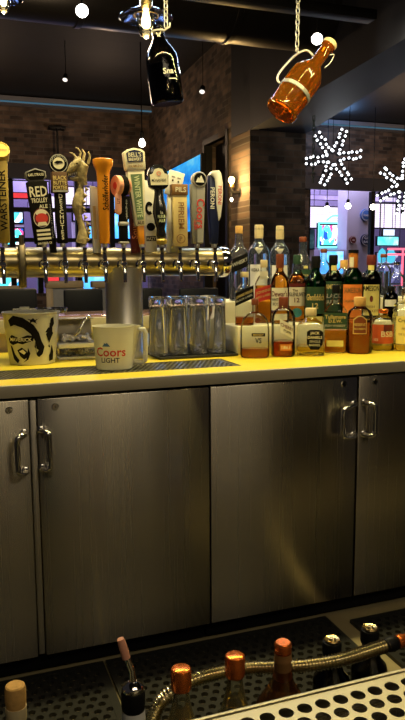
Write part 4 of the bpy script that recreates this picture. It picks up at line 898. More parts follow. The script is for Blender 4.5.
# ribbed metal hose with black grip
HP = [(150, 742, .49), (152, 722, .50), (160, 704, .515), (174, 690, .535), (196, 679, .545), (222, 672, .545), (250, 668, .545), (280, 667, .548), (310, 665, .552), (340, 660, .558), (366, 652, .562), (388, 645, .565)]
ctl = [P(x, y, Z=z) for x, y, z in HP]
sm = smooth(ctl, 14); tot = sum((b-a).length for a, b in zip(sm, sm[1:])); step = .0011
pts = []; acc = 0; nxt = 0
for a, b in zip(sm, sm[1:]):
    l = (b-a).length
    while nxt <= acc+l: pts.append(a.lerp(b, (nxt-acc)/l)); nxt += step
    acc += l
rr = [.0106+.0017*math.sin(2*PI*i/5) for i in range(len(pts))]
t = thing('spray_hose', 'ribbed steel spray hose curving behind the orange capped bottles', 'hose', (0, 0, 0))
mb = MB(); mb.tube(pts, rr, M['hose'], 14); mb.build('hose', t, sharp=80)
d = (pts[-1]-pts[-12]).normalized(); e = pts[-1]
mb = MB(); mb.tube([e-d*.004, e+d*.002, e+d*.016, e+d*.018], [.0110, .0124, .0124, .0110], M['black'], 20); mb.build('grip', t)
mb = MB(); mb.tube([e+d*.018, e+d*.020, e+d*.030, e+d*.034, e+d*.06], [.0085, .0115, .0115, .0095, .0095], M['copper'], 20); mb.build('nozzle', t)
# hose continues down to a tap body behind the rail
mb = MB(); q = pts[0]; mb.tube([q, q+V3((0, .0, -.02)), V3((q.x, q.y, RZ+.009))], .0078, M['hose'], 12); mb.build('hose_drop', t)

# ------------------------------------------------ hanging growlers and chain
t_beam = MB(); t_beam.box(-1.2, 3, .42, .62, 2.52, 2.66, M['beam'], .004); struct(t_beam, 'trim_1')
def chain(label, px, pts, ll=.026, lw=.0075, wr=.0019, mt='silver'):
    """links from the top point to the bottom point"""
    a, b = V3(pts[0]), V3(pts[1]); L = (b-a).length; n = min(98, max(3, int(L/(ll*.76)))); d = (b-a)/n
    t = thing('chain', label, 'chain', b)
    for i in range(n):
        c = a+d*(i+.5)-b; ll_ = d.length/.76; pts_ = []
        for k in range(14):
            an = 2*PI*k/14; x = lw*math.cos(an); z = (ll_/2-lw)*(1 if math.sin(an) > 0 else -1)*(abs(math.sin(an)) > .02)+lw*math.sin(an)
            pts_.append(V3((x, 0, z)) if i % 2 else V3((0, x, z)))
        mb = MB(); mb.tube([c+Matrix.Rotation(.5, 3, 'Z') @ q for q in pts_], wr, M[mt], 6, closed=True); mb.build('link', t)
    return t
def beam_top(p, z=2.52): return V3((p.x, min(max(p.y, .43), .61), z-.004))
# black growler
gy_ = .55
a = P(157, 26, Y=gy_); b = P(168, 104, Y=gy_); L = (a-b).length; ax = (a-b).normalized(); s = scale_at((a+b)/2)
rot = V3((0, 0, 1)).rotation_difference(ax)
t = thing('growler', 'near black glass growler with white script, hanging from a chain beside the pendant lamp', 'growler', b); t.rotation_mode = 'QUATERNION'; t.rotation_quaternion = rot @ Quaternion((0, 0, 1), face_cam(b))
R = 16.5*s
mb = MB(); mb.lathe([(0, .001), (R*.90, 0), (R*.98, .006), (R, .014), (R, L*.56), (R*.96, L*.61), (R*.78, L*.69), (R*.48, L*.79), (R*.36, L*.85), (R*.34, L*.97), (R*.38, L*.975), (R*.38, L*.995), (R*.30, L)], M['smoke'], 40, caps=False); mb.build('glass_body', t)
mb = MB(); mb.lathe([(0, .006), (R*.9, .007), (R*.94, .014), (R*.94, L*.50), (0, L*.501)], M['thin_black'], 36); mb.build('contents', t)
mb = MB(); mp = cyl(R*1.0); mb.text('Sna', mp, R*.28, L*.38, L*.075, M['greytext'], 0, R*.70, .001); mb.patch(mp, R*.25, R*.8, L*.275, L*.285, M['greytext'], 4); mb.build('lettering', t)
mb = MB(); pts_ = [(R*.36*math.cos(x), R*.36*math.sin(x), L*.93) for x in [2*PI*k/24 for k in range(24)]]; mb.tube(pts_, .0035, M['silver'], 8, closed=True); mb.tube([(R*.36, 0, L*.93), (R*.75, 0, L*.97), (R*.80, 0, L*1.02)], .003, M['silver'], 8); mb.build('collar', t)
e = P(166, 27, Y=gy_); c0 = V3((e.x, e.y, 2.52)); chain('steel chain holding the near black growler beside the lamp', 0, (c0, e))
# amber growler
ga = .62
a = P(329, 45, Y=ga); b = P(280, 113, Y=ga); L = (a-b).length; ax = (a-b).normalized(); s = scale_at((a+b)/2)
rot = V3((0, 0, 1)).rotation_difference(ax)
t = thing('growler', 'ribbed amber glass growler with loop handle, hanging tilted from a chain', 'growler', b); t.rotation_mode = 'QUATERNION'; t.rotation_quaternion = rot @ Quaternion((0, 0, 1), face_cam(b))
R = 16.2*s
def ribbed(prof, mt, n=96, k=12, amp=.055):
    vs = []; fs = []
    for r, z in prof:
        for i in range(n):
            a_ = 2*PI*i/n; f = amp*max(0, math.cos(a_*k)) if (L*.12 < z < L*.62) else 0
            vs.append(V3((r*(1+f)*math.cos(a_), r*(1+f)*math.sin(a_), z)))
    for j in range(len(prof)-1):
        for i in range(n): i2 = (i+1) % n; fs.append((j*n+i, j*n+i2, (j+1)*n+i2, (j+1)*n+i))
    fs.append(tuple(reversed(range(n)))); mbx = MB(); mbx.add(vs, fs, mt); return mbx
pr_ = [(R*.6, 0), (R*.95, .002), (R*1.03, .010), (R*1.03, L*.06), (R*.97, L*.09), (R*.96, L*.13), (R*.98, L*.25), (R*1.0, L*.32), (R*1.0, L*.48), (R*.96, L*.55), (R*.80, L*.62), (R*.52, L*.69), (R*.38, L*.73), (R*.37, L*.95), (R*.44, L*.96), (R*.46, L*.99), (R*.40, L)]
pi_ = [(r-.003, max(z, .006)) for r, z in reversed(pr_)]
mb = ribbed(pr_+pi_, M['amber_glass']); mb.build('glass_body', t)
mb = MB(); mb.lathe([(R*1.035, L*.275), (R*1.06, L*.28), (R*1.06, L*.32), (R*1.035, L*.325)], M['grey'], 48, caps=False); mb.text('GROWLER', cyl(R*1.06), 0, L*.30, L*.03, M['cream'], 0, R*1.3, .0008); mb.build('band', t)
mb = MB(); th = -.35*PI
hx = lambda r, z: V3((-r, 0, z))
mb.tube(smooth([hx(R*1.0, L*.30), hx(R*1.30, L*.31), hx(R*1.50, L*.38), hx(R*1.46, L*.55), hx(R*1.30, L*.70), hx(R*.95, L*.80), hx(R*.42, L*.79)], 6), .0045, M['silver'], 12); mb.build('handle', t)
mb = MB(); mb.lathe([(R*.43, L*.985), (R*.47, L*.99), (R*.47, L*1.03), (R*.40, L*1.045), (0, L*1.05)], M['wood_cap'], 28); mb.build('stopper', t)
mb = MB(); mb.tube(smooth([V3((R*.40, 0, L*.90)), V3((R*.62, 0, L*.93)), V3((R*.72, 0, L*.82)), V3((R*.60, 0, L*.74))], 6), .0018, M['silver'], 8); mb.build('wire_bail', t)
e = P(297, 52, Y=ga); c0 = V3((e.x, .61, 2.52)); chain('steel chain holding the tilted amber growler', 0, (c0, e))

# -------------------------------------------------------- pendant lamps
def pendant(label, px, py, Y, wpx, energy, p=None, R=None):
    if p is None: p = P(px, py, Y=Y); s = scale_at(p); R = wpx/2*s
    t = thing('pendant_lamp', label, 'lamp', p, 0, 'pendant lamps over the back counter')
    mb = MB(); mb.lathe([(R*.18, R*.25), (R*.24, R*.27), (R*.24, R*.50), (R*.16, R*.58), (R*.10, R*.72)], M['brass'], 28); mb.build('socket', t)
    mb = MB(); mb.lathe([(R*.22, R*.26), (R*.6, R*.12), (R, -R*.08), (R*1.01, -R*.10), (R*.99, -R*.11), (R*.6, R*.09), (R*.22, R*.23)], M['shade_glass'], 40, caps=False); mb.build('shade', t)
    mb = MB(); mb.tube([(R*.46*math.cos(x), R*.46*math.sin(x), -R*.02) for x in [2*PI*k/32 for k in range(32)]], R*.028, M['brass'], 8, closed=True); mb.build('ring', t)
    mb = MB(); mb.lathe([(R*.30, R*.20), (R*.36, -R*.1), (R*.34, -R*.45), (R*.22, -R*.72), (R*.05, -R*.84), (0, -R*.85)], M['thin'], 32, caps=False); mb.build('jar', t)
    mb = MB(); mb.lathe([(R*.10, R*.24), (R*.11, R*.02), (R*.16, -R*.18), (R*.165, -R*.34), (R*.09, -R*.46), (0, -R*.48)], M['bulb'], 24); mb.build('bulb', t)
    mb = MB(); mb.tube([(0, 0, R*.70), (0, 0, 4.0-p.z)], .004, M['black'], 8); mb.build('cord', t)
    light('POINT', 'pendant_bulb_light', p+V3((0, 0, -R*.95)), energy, (1, .74, .34), .03)
pendant('glass shaded brass pendant lamp beside the black growler', 146, 15, .78, 54, 7)
FRONT_LAMPS = 1
pendant('glass shaded brass pendant lamp cut by the top left picture corner', 3, -4, .78, 40, 7)
mb = MB(); mb.box(-1.1, -1.0, .47, .57, 2.66, 4.0, M['beam']); mb.box(2.8, 2.9, .47, .57, 2.66, 4.0, M['beam']); struct(mb, 'trim_2')

# --------------------------------------------------- room behind the bar
BY = 10.5
zL = P(60, 106, Y=BY).z; zS1 = P(20, 164, Y=BY).z; zS0 = P(20, 179, Y=BY).z
XWR = P(150, 200, Y=BY).x                               # back corner of the side wall
CY = 5.5; cA = P(250, 130, Y=CY); cB = P(306, 130, Y=CY); ZB = cA.z
wx0, wx1 = cA.x, XWR
mb = MB()
mb.box(-3, 12, BY, BY+.25, zS1, 4.6, M['brick_x'])
mb.box(-3, 12, BY, BY+.25, 0, .75, M['brick_x']); mb.box(XWR, P(309, 200, Y=BY).x, BY, BY+.25, .75, zS1, M['brick_x'])
struct(mb, 'wall_back')
mb = MB(); mb.box(-3, 12, BY-.10, BY+.02, zS0, zS1, M['beam']); struct(mb, 'trim_3')
mb = MB(); mb.box(-3, 12, BY-.22, BY+.02, zL-.05, zL+.06, M['ledge']); struct(mb, 'trim_4')
M['cove_led'] = emis('cove_led', (.22, .55, .80), .22)
t = thing('led_strip', 'long blue white cove light strip along the back brick wall', 'light strip', (0, 0, 0))
mb = MB(); mb.box(-2.9, 11.9, BY-.236, BY-.221, zL-.045, zL-.022, M['cove_led']); mb.build('light_bar', t)
mb = MB(); mb.box(-3, 12, -4, 14.5, 4.0, 4.1, M['ceil']); struct(mb, 'ceiling')
# side wall with door opening, screen and sconce
def wallpt(px, py, off=0):
    """point on the side wall plane under a picture position"""
    d = ray(px, py); n = V3((-(BY-CY), wx1-wx0, 0)).normalized(); o = V3((wx0, CY, 0))
    return CAM+d*((o-CAM).dot(n)/d.dot(n))+n*off
dA, dB = wallpt(228, 200), wallpt(205, 200); dz = wallpt(216, 140).z
def wall_slab(ya, yb, z0, z1):
    f = lambda y: wx0+(wx1-wx0)*(y-CY)/(BY-CY)
    vs = [(f(ya), ya, z0), (f(yb), yb, z0), (f(yb)+.3, yb, z0), (f(ya)+.3, ya, z0)]; vs += [(x, y, z1) for x, y, z in vs]
    return vs, [(0, 1, 5, 4), (1, 2, 6, 5), (2, 3, 7, 6), (3, 0, 4, 7), (0, 3, 2, 1), (4, 5, 6, 7)]
mb = MB()
for a in ((CY+.001, dA.y, 0, dz), (dB.y, BY, 0, dz), (CY+.001, BY, dz, 4.0)): mb.add(*wall_slab(*a), M['brick_y'])
struct(mb, 'wall_right')
mb = MB(); vs, fs = wall_slab(dA.y, dB.y, 0, dz); mb.add([(x+.16 if i in (0, 1, 4, 5) else x, y, z) for i, (x, y, z) in enumerate(vs)], fs, M['black'])
f = lambda y: wx0+(wx1-wx0)*(y-CY)/(BY-CY)
for y in (dA.y-.03, dB.y-.03): mb.box(f(y)-.02, f(y)+.1, y, y+.07, 0, dz+.05, M['iron'])
mb.box(f(dB.y)-.03, f(dA.y)+.1, dA.y, dB.y, dz, dz+.07, M['iron']); struct(mb, 'door_1')
mb = MB(); mb.box(cA.x, cB.x, CY, CY+.55, 0, ZB, M['brick_x']); struct(mb, 'wall_column')
# big beam running from the column towards the viewer
q = [cA+V3((0, 0, 0)), P(405, 39, Z=ZB), P(405, 69, Z=ZB), P(303, 126, Z=ZB)]
dA1 = (q[1]-q[0]); dB1 = (q[2]-q[3]); q[1] = q[0]+dA1*1.25; q[2] = q[3]+dB1*1.25
q[0] = V3((cA.x, CY+.0, ZB)); q[3] = V3((cB.x, CY+.0, ZB))
mb = MB(); vs = [(v.x, v.y, ZB+.002) for v in q]+[(v.x, v.y, 4.0) for v in q]
mb.add(vs, [(0, 1, 2, 3), (4, 7, 6, 5), (0, 4, 5, 1), (1, 5, 6, 2), (2, 6, 7, 3), (3, 7, 4, 0)], M['beam']); struct(mb, 'trim_5')
mb = MB(); mb.box(cA.x, cB.x, CY, CY+.55, ZB+.003, 4.0, M['beam']); struct(mb, 'trim_6')
# overhead duct across the top
pa = P(200, 18, Y=3.2); pb = P(382, 33, Y=3.2)
t = thing('air_duct', 'dark rounded ventilation duct running across the top of the picture', 'duct', (0, 0, 0))
mb = MB(); r = .34; T = Matrix.Translation((pb.x, 3.2+r, pa.z+r*.9)) @ Matrix.Rotation(-PI/2, 4, 'Y')
mb.lathe([(r*.9, 0), (r, .02), (r, 5.5)], M['duct'], 40, T); mb.build('duct', t)
for x in (.05, 1.2, 2.4): mb = MB(); mb.lathe([(r+.001, x), (r+.012, x+.005), (r+.012, x+.045), (r+.001, x+.05)], M['duct'], 40, T, caps=False); mb.build('band', t)
for x in (.6, 2.6): mb = MB(); mb.tube([(pb.x-x, 3.2+r, pa.z+r*1.85), (pb.x-x, 3.2+r, 3.999)], .012, M['iron'], 8); mb.build('hanger', t)

# wide video screen on the side wall
t = thing('wall_screen', 'large blue lit video screen on the side wall behind the tap handles', 'screen', (0, 0, 0))
c4 = [wallpt(168, 173, .08), wallpt(207, 157, .08), wallpt(207, 237, .08), wallpt(168, 232, .08)]
n = V3((-(BY-CY), wx1-wx0, 0)).normalized(); zt = (c4[0].z+c4[1].z)/2; zb = (c4[2].z+c4[3].z)/2
c4[0].z = c4[1].z = zt+.03; c4[2].z = c4[3].z = zb
mb = MB(); vs = c4+[v-n*.07 for v in c4]; mb.add(vs, [(4, 7, 6, 5), (0, 4, 5, 1), (1, 5, 6, 2), (2, 6, 7, 3), (3, 7, 4, 0), (0, 1, 2, 3)], M['black']); mb.build('case', t)
ce = sum(c4, V3((0, 0, 0)))/4
mb = MB(); vs = [ce+(v-ce)*.965+n*.004 for v in c4]; mb.add(vs, [(0, 1, 2, 3)], screen('video_picture', [(.01, .06, .35), (.02, .22, .75), (.05, .45, .95), (.25, .75, .85)], 1.0, 1.3, 'N', (1, 1, 2.2))); mb.build('picture', t)
# sconce
p = wallpt(241, 193)
t = thing('wall_sconce', 'black pipe wall sconce with glowing bulbs on the brick beside the dark door', 'lamp', p)
mb = MB(); mb.lathe([(.07, 0), (.07, .012), (.03, .02)], M['iron'], 24, Matrix.Rotation(-PI/2, 4, 'Y')); mb.build('plate', t)
mb = MB(); mb.tube([(-.02, 0, 0), (-.10, 0, 0), (-.12, 0, .02), (-.12, 0, .06)], .018, M['iron'], 12); mb.tube([(-.12, 0, .0), (-.12, 0, -.06)], .016, M['iron'], 12); mb.build('arm', t)
mb = MB(); mb.lathe([(.02, .055), (.034, .06), (.034, .09), (.022, .10)], M['brass'], 16, Matrix.Translation((-.12, 0, 0))); mb.build('socket', t)
mb = MB(); mb.lathe([(0, .10), (.020, .105), (.036, .135), (.036, .16), (.02, .18), (0, .185)], M['bulb'], 20, Matrix.Translation((-.12, 0, 0))); mb.build('bulb', t)
mb = MB(); mb.lathe([(0, -.105), (.016, -.09), (.018, -.075), (.012, -.06)], M['bulb_white'], 16, Matrix.Translation((-.12, 0, 0))); mb.build('lower_bulb', t)
light('POINT', 'sconce_light', p+V3((-.20, -.10, .14)), 40, (1, .62, .22), .05)

# ------------------------------------------------------------ windows
def window(name, px0, px1, mulls, rails):
    x0, x1 = P(px0, 200, Y=BY).x, P(px1, 200, Y=BY).x
    mb = MB()
    for px in mulls: x = P(px, 200, Y=BY).x; mb.box(x-.045, x+.045, BY+.02, BY+.12, .75, zS0, M['black'])
    for py in rails: z = P((px0+px1)/2, py, Y=BY).z; mb.box(x0, x1, BY+.03, BY+.11, z-.035, z+.035, M['black'])
    w = struct(mb, name); mb = MB(); mb.box(x0, x1, BY+.065, BY+.073, .76, zS0-.01, M['window_glass']); mb.build('pane', w); return w
window('window_1', -20, 149, [11, 38, 78, 112, 136], [210, 240])
window('window_2', 309, 430, [309, 374], [])

# rooms beyond the windows
mb = MB(); mb.box(-3, 12, 14.3, 14.4, 0, 4.0, M['violet_wall']); struct(mb, 'wall_outside')
pxY = 13.2
def panel(name, label, cat, px0, py0, px1, py1, Y, mt, frame=.03, group=None, fm='black', depth=.08):
    a, b = P(px0, (py0+py1)/2, Y=Y), P(px1, (py0+py1)/2, Y=Y); z1 = P((px0+px1)/2, py0, Y=Y).z; z0 = P((px0+px1)/2, py1, Y=Y).z
    t = thing(name, label, cat, ((a.x+b.x)/2, Y, z0), 0, group); w = (b.x-a.x)/2; h = z1-z0
    mb = MB(); mb.box(-w, w, .006, depth, 0, h, M[fm], .004); mb.build('case', t)
    mb = MB(); k = frame; mb.add([(-w+k, 0, k), (w-k, 0, k), (w-k, 0, h-k), (-w+k, 0, h-k)], [(0, 1, 2, 3)], mt); mb.build('lit_face', t)
    mb = MB()
    if cat == 'sign':
        for k in (-w*.7, w*.7): mb.tube([(k, depth*.5, h+.0005), (k, depth*.5, 3.999-z0)], .008, M['iron'], 6)
        mb.build('hanger', t)
    else: mb.box(-w*.96, w*.96, .02, depth+.1, -z0+.001, -.001, M['lilac']); mb.build('pedestal', t)
    return t, w, h
SC = 'lit screens and signs seen through the windows'
s_pink = screen('pink_white_board', [(.95, .75, .95), (1, .95, 1), (.65, .45, .85)], 1.7, 7, 'W', (.2, .2, 1))
s_cyan = screen('cyan_game_screen', [(.02, .35, .75), (.1, .8, .95), (.9, .95, 1), (.4, .75, .95), (.7, .2, .4)], 2.2, 6, 'V')
s_multi = screen('colour_game_screen', [(.02, .1, .5), (.1, .75, .85), (1, 1, 1), (.85, .08, .3), (.3, .2, .8)], 2.2, 9, 'V')
s_red = screen('red_band', [(.9, .06, .05), (.6, .02, .06)], 1.4, 3, 'N')
s_blue = screen('blue_screen', [(.05, .2, .8), (.1, .5, 1), (.75, .85, 1)], 2.2, 2, 'N')
s_viol = screen('violet_band', [(.35, .25, .75), (.6, .45, .95), (.85, .75, 1)], 1.4, 1.5, 'N')
panel('light_board', 'long lilac lit board high up behind the far left window', 'sign', 8, 180, 50, 199, 13.4, s_viol, .03, SC)
panel('light_band', 'red glowing band under the lilac board behind the far left window', 'sign', 8, 192, 34, 199, 13.2, s_red, .02, SC)
panel('game_screen', 'upper cyan and white game screen beside the gold tap handle', 'screen', 6, 211, 24, 224, 12.6, s_cyan, .03, SC)
panel('game_screen', 'lower cyan and white game screen with red marks beside the gold tap handle', 'screen', 6, 227, 25, 246, 12.4, s_multi, .03, SC)
panel('light_board', 'pink lit board behind the window between the dragon and orange tap handles', 'sign', 62, 186, 99, 206, 13.4, s_pink, .03, SC)
panel('game_screen', 'blue violet screen behind the dragon tap handle', 'screen', 72, 208, 101, 222, 12.8, s_viol, .03, SC)
panel('game_screen', 'cyan screen low between the dragon and orange tap handles', 'screen', 88, 225, 102, 243, 12.4, s_blue, .03, SC)
panel('game_screen', 'blue screen behind the black drum tap handle', 'screen', 112, 196, 134, 243, 12.6, s_blue, .03, SC)
panel('game_screen', 'cyan screen seen under the tower barrel at far left', 'screen', -6, 274, 20, 291, 12.0, s_cyan, .03, SC)
panel('game_screen', 'cyan screen seen under the tower barrel beside the column', 'screen', 76, 272, 107, 292, 12.0, s_blue, .03, SC)
panel('light_band', 'thin red glowing sign under the tower barrel', 'sign', 44, 276, 60, 282, 12.0, s_red, .02, SC)
# right hand shop front
panel('menu_board', 'pale pink lit board on the left of the shop front beyond the brick column', 'sign', 309, 206, 347, 229, 12.8, s_pink, .03, SC)
panel('menu_board', 'pale pink lit board at the right picture edge under the second snowflake', 'sign', 374, 203, 412, 229, 12.8, s_pink, .03, SC)
panel('light_band', 'blue violet lit fascia strip above the shop front on the right', 'sign', 306, 196, 400, 201, 13.6, s_viol, .01, SC)
t, w, h = panel('game_screen', 'colourful neon framed game display behind the liquor bottles', 'screen', 318, 223, 347, 247, 11.9, s_multi, .05, SC)
M['neon_white'] = emis('neon_white', (.9, .92, 1), 2.6); M['neon_cyan'] = emis('neon_cyan', (.15, .95, .9), 3.0); M['neon_red'] = emis('neon_red', (1, .12, .18), 2.6); M['neon_blue'] = emis('neon_blue', (.12, .5, 1), 2.4)
mb = MB(); mb.tube([(-w, -.03, 0), (w, -.03, 0), (w, -.03, h), (-w, -.03, h)], .022, M['neon_cyan'], 8, closed=True); mb.build('neon_frame', t)
for pts_, mm, nm in (([(-.78, .30), (-.70, .72), (-.45, .86), (-.22, .60), (-.40, .28), (-.70, .26)], 'neon_blue', 'neon_loop'), ([(-.10, .30), (.02, .80), (.14, .34), (.26, .80)], 'neon_white', 'neon_script'), ([(.10, .24), (.34, .62), (.46, .26), (.60, .74), (.74, .30)], 'neon_red', 'neon_script'), ([(-.5, 1.10), (-.1, 1.28), (.3, 1.28), (.7, 1.08)], 'neon_cyan', 'neon_arch')):
    mb = MB(); mb.tube(smooth([V3((x*w, -.05, z*h)) for x, z in pts_], 6), .020, M[mm], 8); mb.build(nm, t)
panel('game_cabinet', 'dark arcade cabinet with lit face left of the neon game display', 'cabinet', 308, 229, 315, 249.5, 11.2, screen('cabinet_face', [(.01, .02, .03), (.05, .12, .14), (.3, .4, .45)], .7, 4, 'N'), .02, SC)
panel('game_screen', 'cyan lit machine front behind the bottle necks', 'screen', 319, 250, 344.5, 275, 11.4, s_blue, .03, SC, 'lilac', .4)
panel('neon_sign', 'cyan lit sign panel on the right of the lilac pillar', 'sign', 377, 236, 399, 246, 11.8, screen('cyan_sign_face', [(.02, .5, .75), (.2, .95, 1), (.9, 1, 1)], 2.0, 5, 'N', (1, 1, .6)), .02, SC)
panel('neon_sign', 'pale stacked lamp sign above the cyan sign panel', 'sign', 383, 229, 395, 236, 11.8, emis('pale_sign_face', (.75, .85, 1), 1.6), .01, SC)
for k, px in enumerate((382, 391)):
    p = P(px, 256, Y=11.7); t = thing('lit_bottle_sign', 'oval cyan lit shape below the cyan sign, '+('left' if k == 0 else 'right')+' of the pair', 'sign', p, 0, SC)
    mb = MB(); mb.lathe([(0, -.17), (.08, -.13), (.10, 0), (.07, .12), (0, .18)], emis('oval_glow', (.1, .65, .85), 1.2), 20); mb.build('glow', t)
    mb = MB(); mb.lathe([(.10, -.20), (.10, -.165)], M['black'], 16); mb.build('stand', t)
t = thing('neon_sign', 'red neon rail frame at the right edge above the bottles', 'sign', (0, 0, 0), 0, SC)
a = P(388, 249, Y=11.45); b = P(410, 249, Y=11.45)
mb = MB(); mb.tube([a, b], .022, M['neon_red'], 8); mb.tube([a+V3((0, 0, -.12)), b+V3((0, 0, -.12))], .02, M['neon_red'], 8); mb.build('upper_tube', t)
mb = MB(); mb.tube([P(403, 249, Y=11.45), V3((P(403, 249, Y=11.45).x, 11.45, .001))], .022, M['neon_red'], 8); mb.build('side_tube', t)
panel('light_board', 'lilac lit shelf wall at the right edge behind the red neon rail', 'sign', 376, 252, 404, 284, 12.6, screen('shelf_glow', [(.08, .07, .2), (.35, .3, .6), (.7, .65, .95), (.15, .3, .7)], 1.0, 7, 'V'), .02, SC)
panel('light_board', 'pale violet board between the neon display and the lilac pillar', 'sign', 344, 204, 350, 236, 13.0, s_viol, .01, SC)
for k, (a0, b0, a1, b1, mt_, lb) in enumerate(((28, 202, 40, 212, s_viol, 'small violet board left of the RED handle'), (50, 196, 58, 240, s_pink, 'tall pale pink board between the RED handle and the bird badge handle'), (100, 180, 116, 200, s_red, 'red lit board between the orange and drum handles'), (76, 240, 90, 246, s_red, 'low red strip behind the dragon tap handle'))):
    panel('light_board', lb, 'sign', a0, b0, a1, b1, 13.0+.06*k, mt_, .01, SC)
# lilac pillar with round signs
x0, x1 = P(347, 230, Y=11.4).x, P(374, 230, Y=11.4).x
mb = MB(); mb.box(x0, x1, 11.4, 11.8, 0, 3.4, M['lilac']); struct(mb, 'wall_pillar')
def round_sign(lb, px, py, rpx, face, txt):
    p = P(px, py, Y=11.37); s = scale_at(p); r = rpx*s
    t = thing('round_sign', lb, 'sign', p, 0, 'round signs on the lilac pillar'); T = Matrix.Rotation(PI/2, 4, 'X')
    mb = MB(); mb.lathe([(r, -.028), (r, .01), (r*.94, .016), (0, .016)], face, 32, T); mb.disc(flat(-.017), 0, 0, r*.9, r*.9, M['white'], .001, r_in=.9)
    for i, (w_, z) in enumerate(txt): mb.text(w_, flat(-.017), 0, z*r, r*.42, M['white'], 0, r*1.3, .002)
    mb.build('plate', t)
round_sign('blue round sign on the lilac pillar, the upper one', 366, 215, 6, M['blue'], [('beer', 0)])
round_sign('dark oval emblem on the lilac pillar below the upper blue sign', 366, 240, 6, M['navy'], [('G.I.', .35), ('BAR', -.3)])
round_sign('small purple round emblem at the left side of the lilac pillar', 353, 240, 4, M['maroon'], [('Ale', 0)])
# round globe bulbs on the shop front
for k, (px, py, lb) in enumerate(((327, 209, 'white globe bulb at the left of the shop front, below the first snowflake'), (348, 206, 'white globe bulb directly above the lilac pillar'), (373, 207, 'white globe bulb right of the blue round sign'))):
    p = P(px, py, Y=9.2); t = thing('globe_lamp', lb, 'lamp', p, 0, 'globe bulbs before the shop front')
    mb = MB(); mb.lathe([(0, -.055), (.036, -.042), (.055, 0), (.040, .038), (.02, .052)], M['bulb_white'], 20); mb.build('bulb', t)
    mb = MB(); mb.lathe([(.022, .05), (.03, .055), (.03, .10), (.015, .12)], M['black'], 16); mb.build('socket', t)
    mb = MB(); mb.tube([(0, 0, .118), (0, 0, 3.999-p.z)], .006, M['black'], 6); mb.build('cord', t)

# small hanging and ceiling lamps
p = P(142, 142, Y=7.0); t = thing('pendant_bulb', 'small hanging filament bulb above the winter tap handle', 'lamp', p)
mb = MB(); mb.lathe([(0, -.07), (.035, -.05), (.045, -.015), (.02, .04)], M['bulb_white'], 20); mb.build('bulb', t)
mb = MB(); mb.lathe([(.022, .04), (.026, .05), (.026, .12), (.01, .14)], M['iron'], 16); mb.build('socket', t)
mb = MB(); mb.tube([(0, 0, .138), (0, 0, 3.999-p.z)], .007, M['black'], 6); mb.build('cord', t)
def spotlamp(lb, px, py, Y, r, aim, mt='spot', grp=None, top=4.0):
    p = P(px, py, Y=Y); t = thing('spot_lamp', lb, 'lamp', p, 0, grp); d = V3(aim).normalized(); T = V3((0, 0, 1)).rotation_difference(d).to_matrix().to_4x4()
    mb = MB(); mb.lathe([(r*.5, -r*3), (r*.9, -r*2.6), (r*1.08, -r*.4), (r*1.12, 0), (r*1.0, 0), (r*.96, -r*.15)], M['iron'], 24, T, caps=False); mb.build('can', t)
    mb = MB(); mb.lathe([(0, -r*.13), (r*.95, -r*.12), (0, -r*.05)], M[mt], 24, T); mb.build('lens', t)
    b = d*(-r*2.8); mb = MB(); mb.tube([b, V3((b.x, b.y, top-p.z-.001))], r*.12, M['iron'], 8); mb.build('stem', t)
    return p
sp1 = spotlamp('bright round spot lamp glaring at the top left beside the pendant', 82, 11, 2.6, .040, CAM-P(82, 11, Y=2.6)+V3((0, 0, -.3)), 'spot', 'ceiling spot lamps')
sp2 = spotlamp('bright round spot lamp glaring behind the amber growler neck', 317, 39, 2.9, .042, CAM-P(317, 39, Y=2.9)+V3((0, 0, -.3)), 'spot', 'ceiling spot lamps')
M['dimspot'] = emis('dim_spot_face', (1, .9, .78), 1.6)
spotlamp('small dim spot lamp on the dark ceiling at upper left', 65, 80, 7.2, .032, (-.2, -.5, -.8), 'dimspot', 'ceiling spot lamps')
spotlamp('small dim spot lamp on the dark ceiling right of the black growler', 202, 92, 6.0, .032, (-.3, -.5, -.8), 'dimspot', 'ceiling spot lamps')
# iron rod bracket on the brick
p = P(57, 128, Y=BY-.14); q = P(58, 166, Y=BY-.14)
t = thing('wall_rod', 'black iron rod with small flange on the back brick wall above the round badge', 'rod', p)
mb = MB(); mb.tube([(0, 0, 0), (0, 0, q.z-p.z)], .018, M['iron'], 10); mb.build('rod', t)
mb = MB(); mb.box(-.14, .14, -.05, .138, -.02, .03, M['iron'], .008); mb.build('flange', t)

# ------------------------------------------------- LED snowflakes
led = MB(); led.lathe([(0, -.017), (.014, -.008), (.016, .003), (0, .017)], M['led'], 8)
led_me = led.build('led_bulb'); LEDM = led_me.data; bpy.data.objects.remove(led_me)
def snowflake(lb, px, py, Y, rpx, rot):
    p = P(px, py, Y=Y); s = scale_at(p); R = rpx*s
    t = thing('light_snowflake', lb, 'snowflake', p, face_cam(p)*.5, 'hanging light snowflakes')
    mb = MB(); bulbs = []
    for k in range(6):
        a = rot+k*PI/3; d = V3((math.sin(a), 0, math.cos(a))); e = V3((math.cos(a), 0, -math.sin(a)))
        for side in (-1, 1):
            o = e*side*R*.105; mb.tube([d*R*.14+o, d*R*1.0+o], .020, M['black'], 8)
            for i in range(6): bulbs.append(d*R*(.24+.15*i)+o+V3((random.uniform(-.012, .012), 0, random.uniform(-.012, .012))))
    mb.build('frame', t)
    for b in bulbs[:96]:
        o = bpy.data.objects.new('led_bulb', LEDM); C.objects.link(o); o.parent = t; o.location = b+V3((0, -.022, 0))
    mb = MB(); mb.tube([(0, 0, .0), (0, 0, 3.999-p.z)], .003, M['iron'], 6); mb.build('wire', t)
    light('POINT', 'snowflake_glow', p+V3((0, -.12, 0)), 1.5, (.9, .95, 1), .2)
snowflake('white light snowflake hanging before the brick right of the column', 333, 158, 5.2, 28, .40)
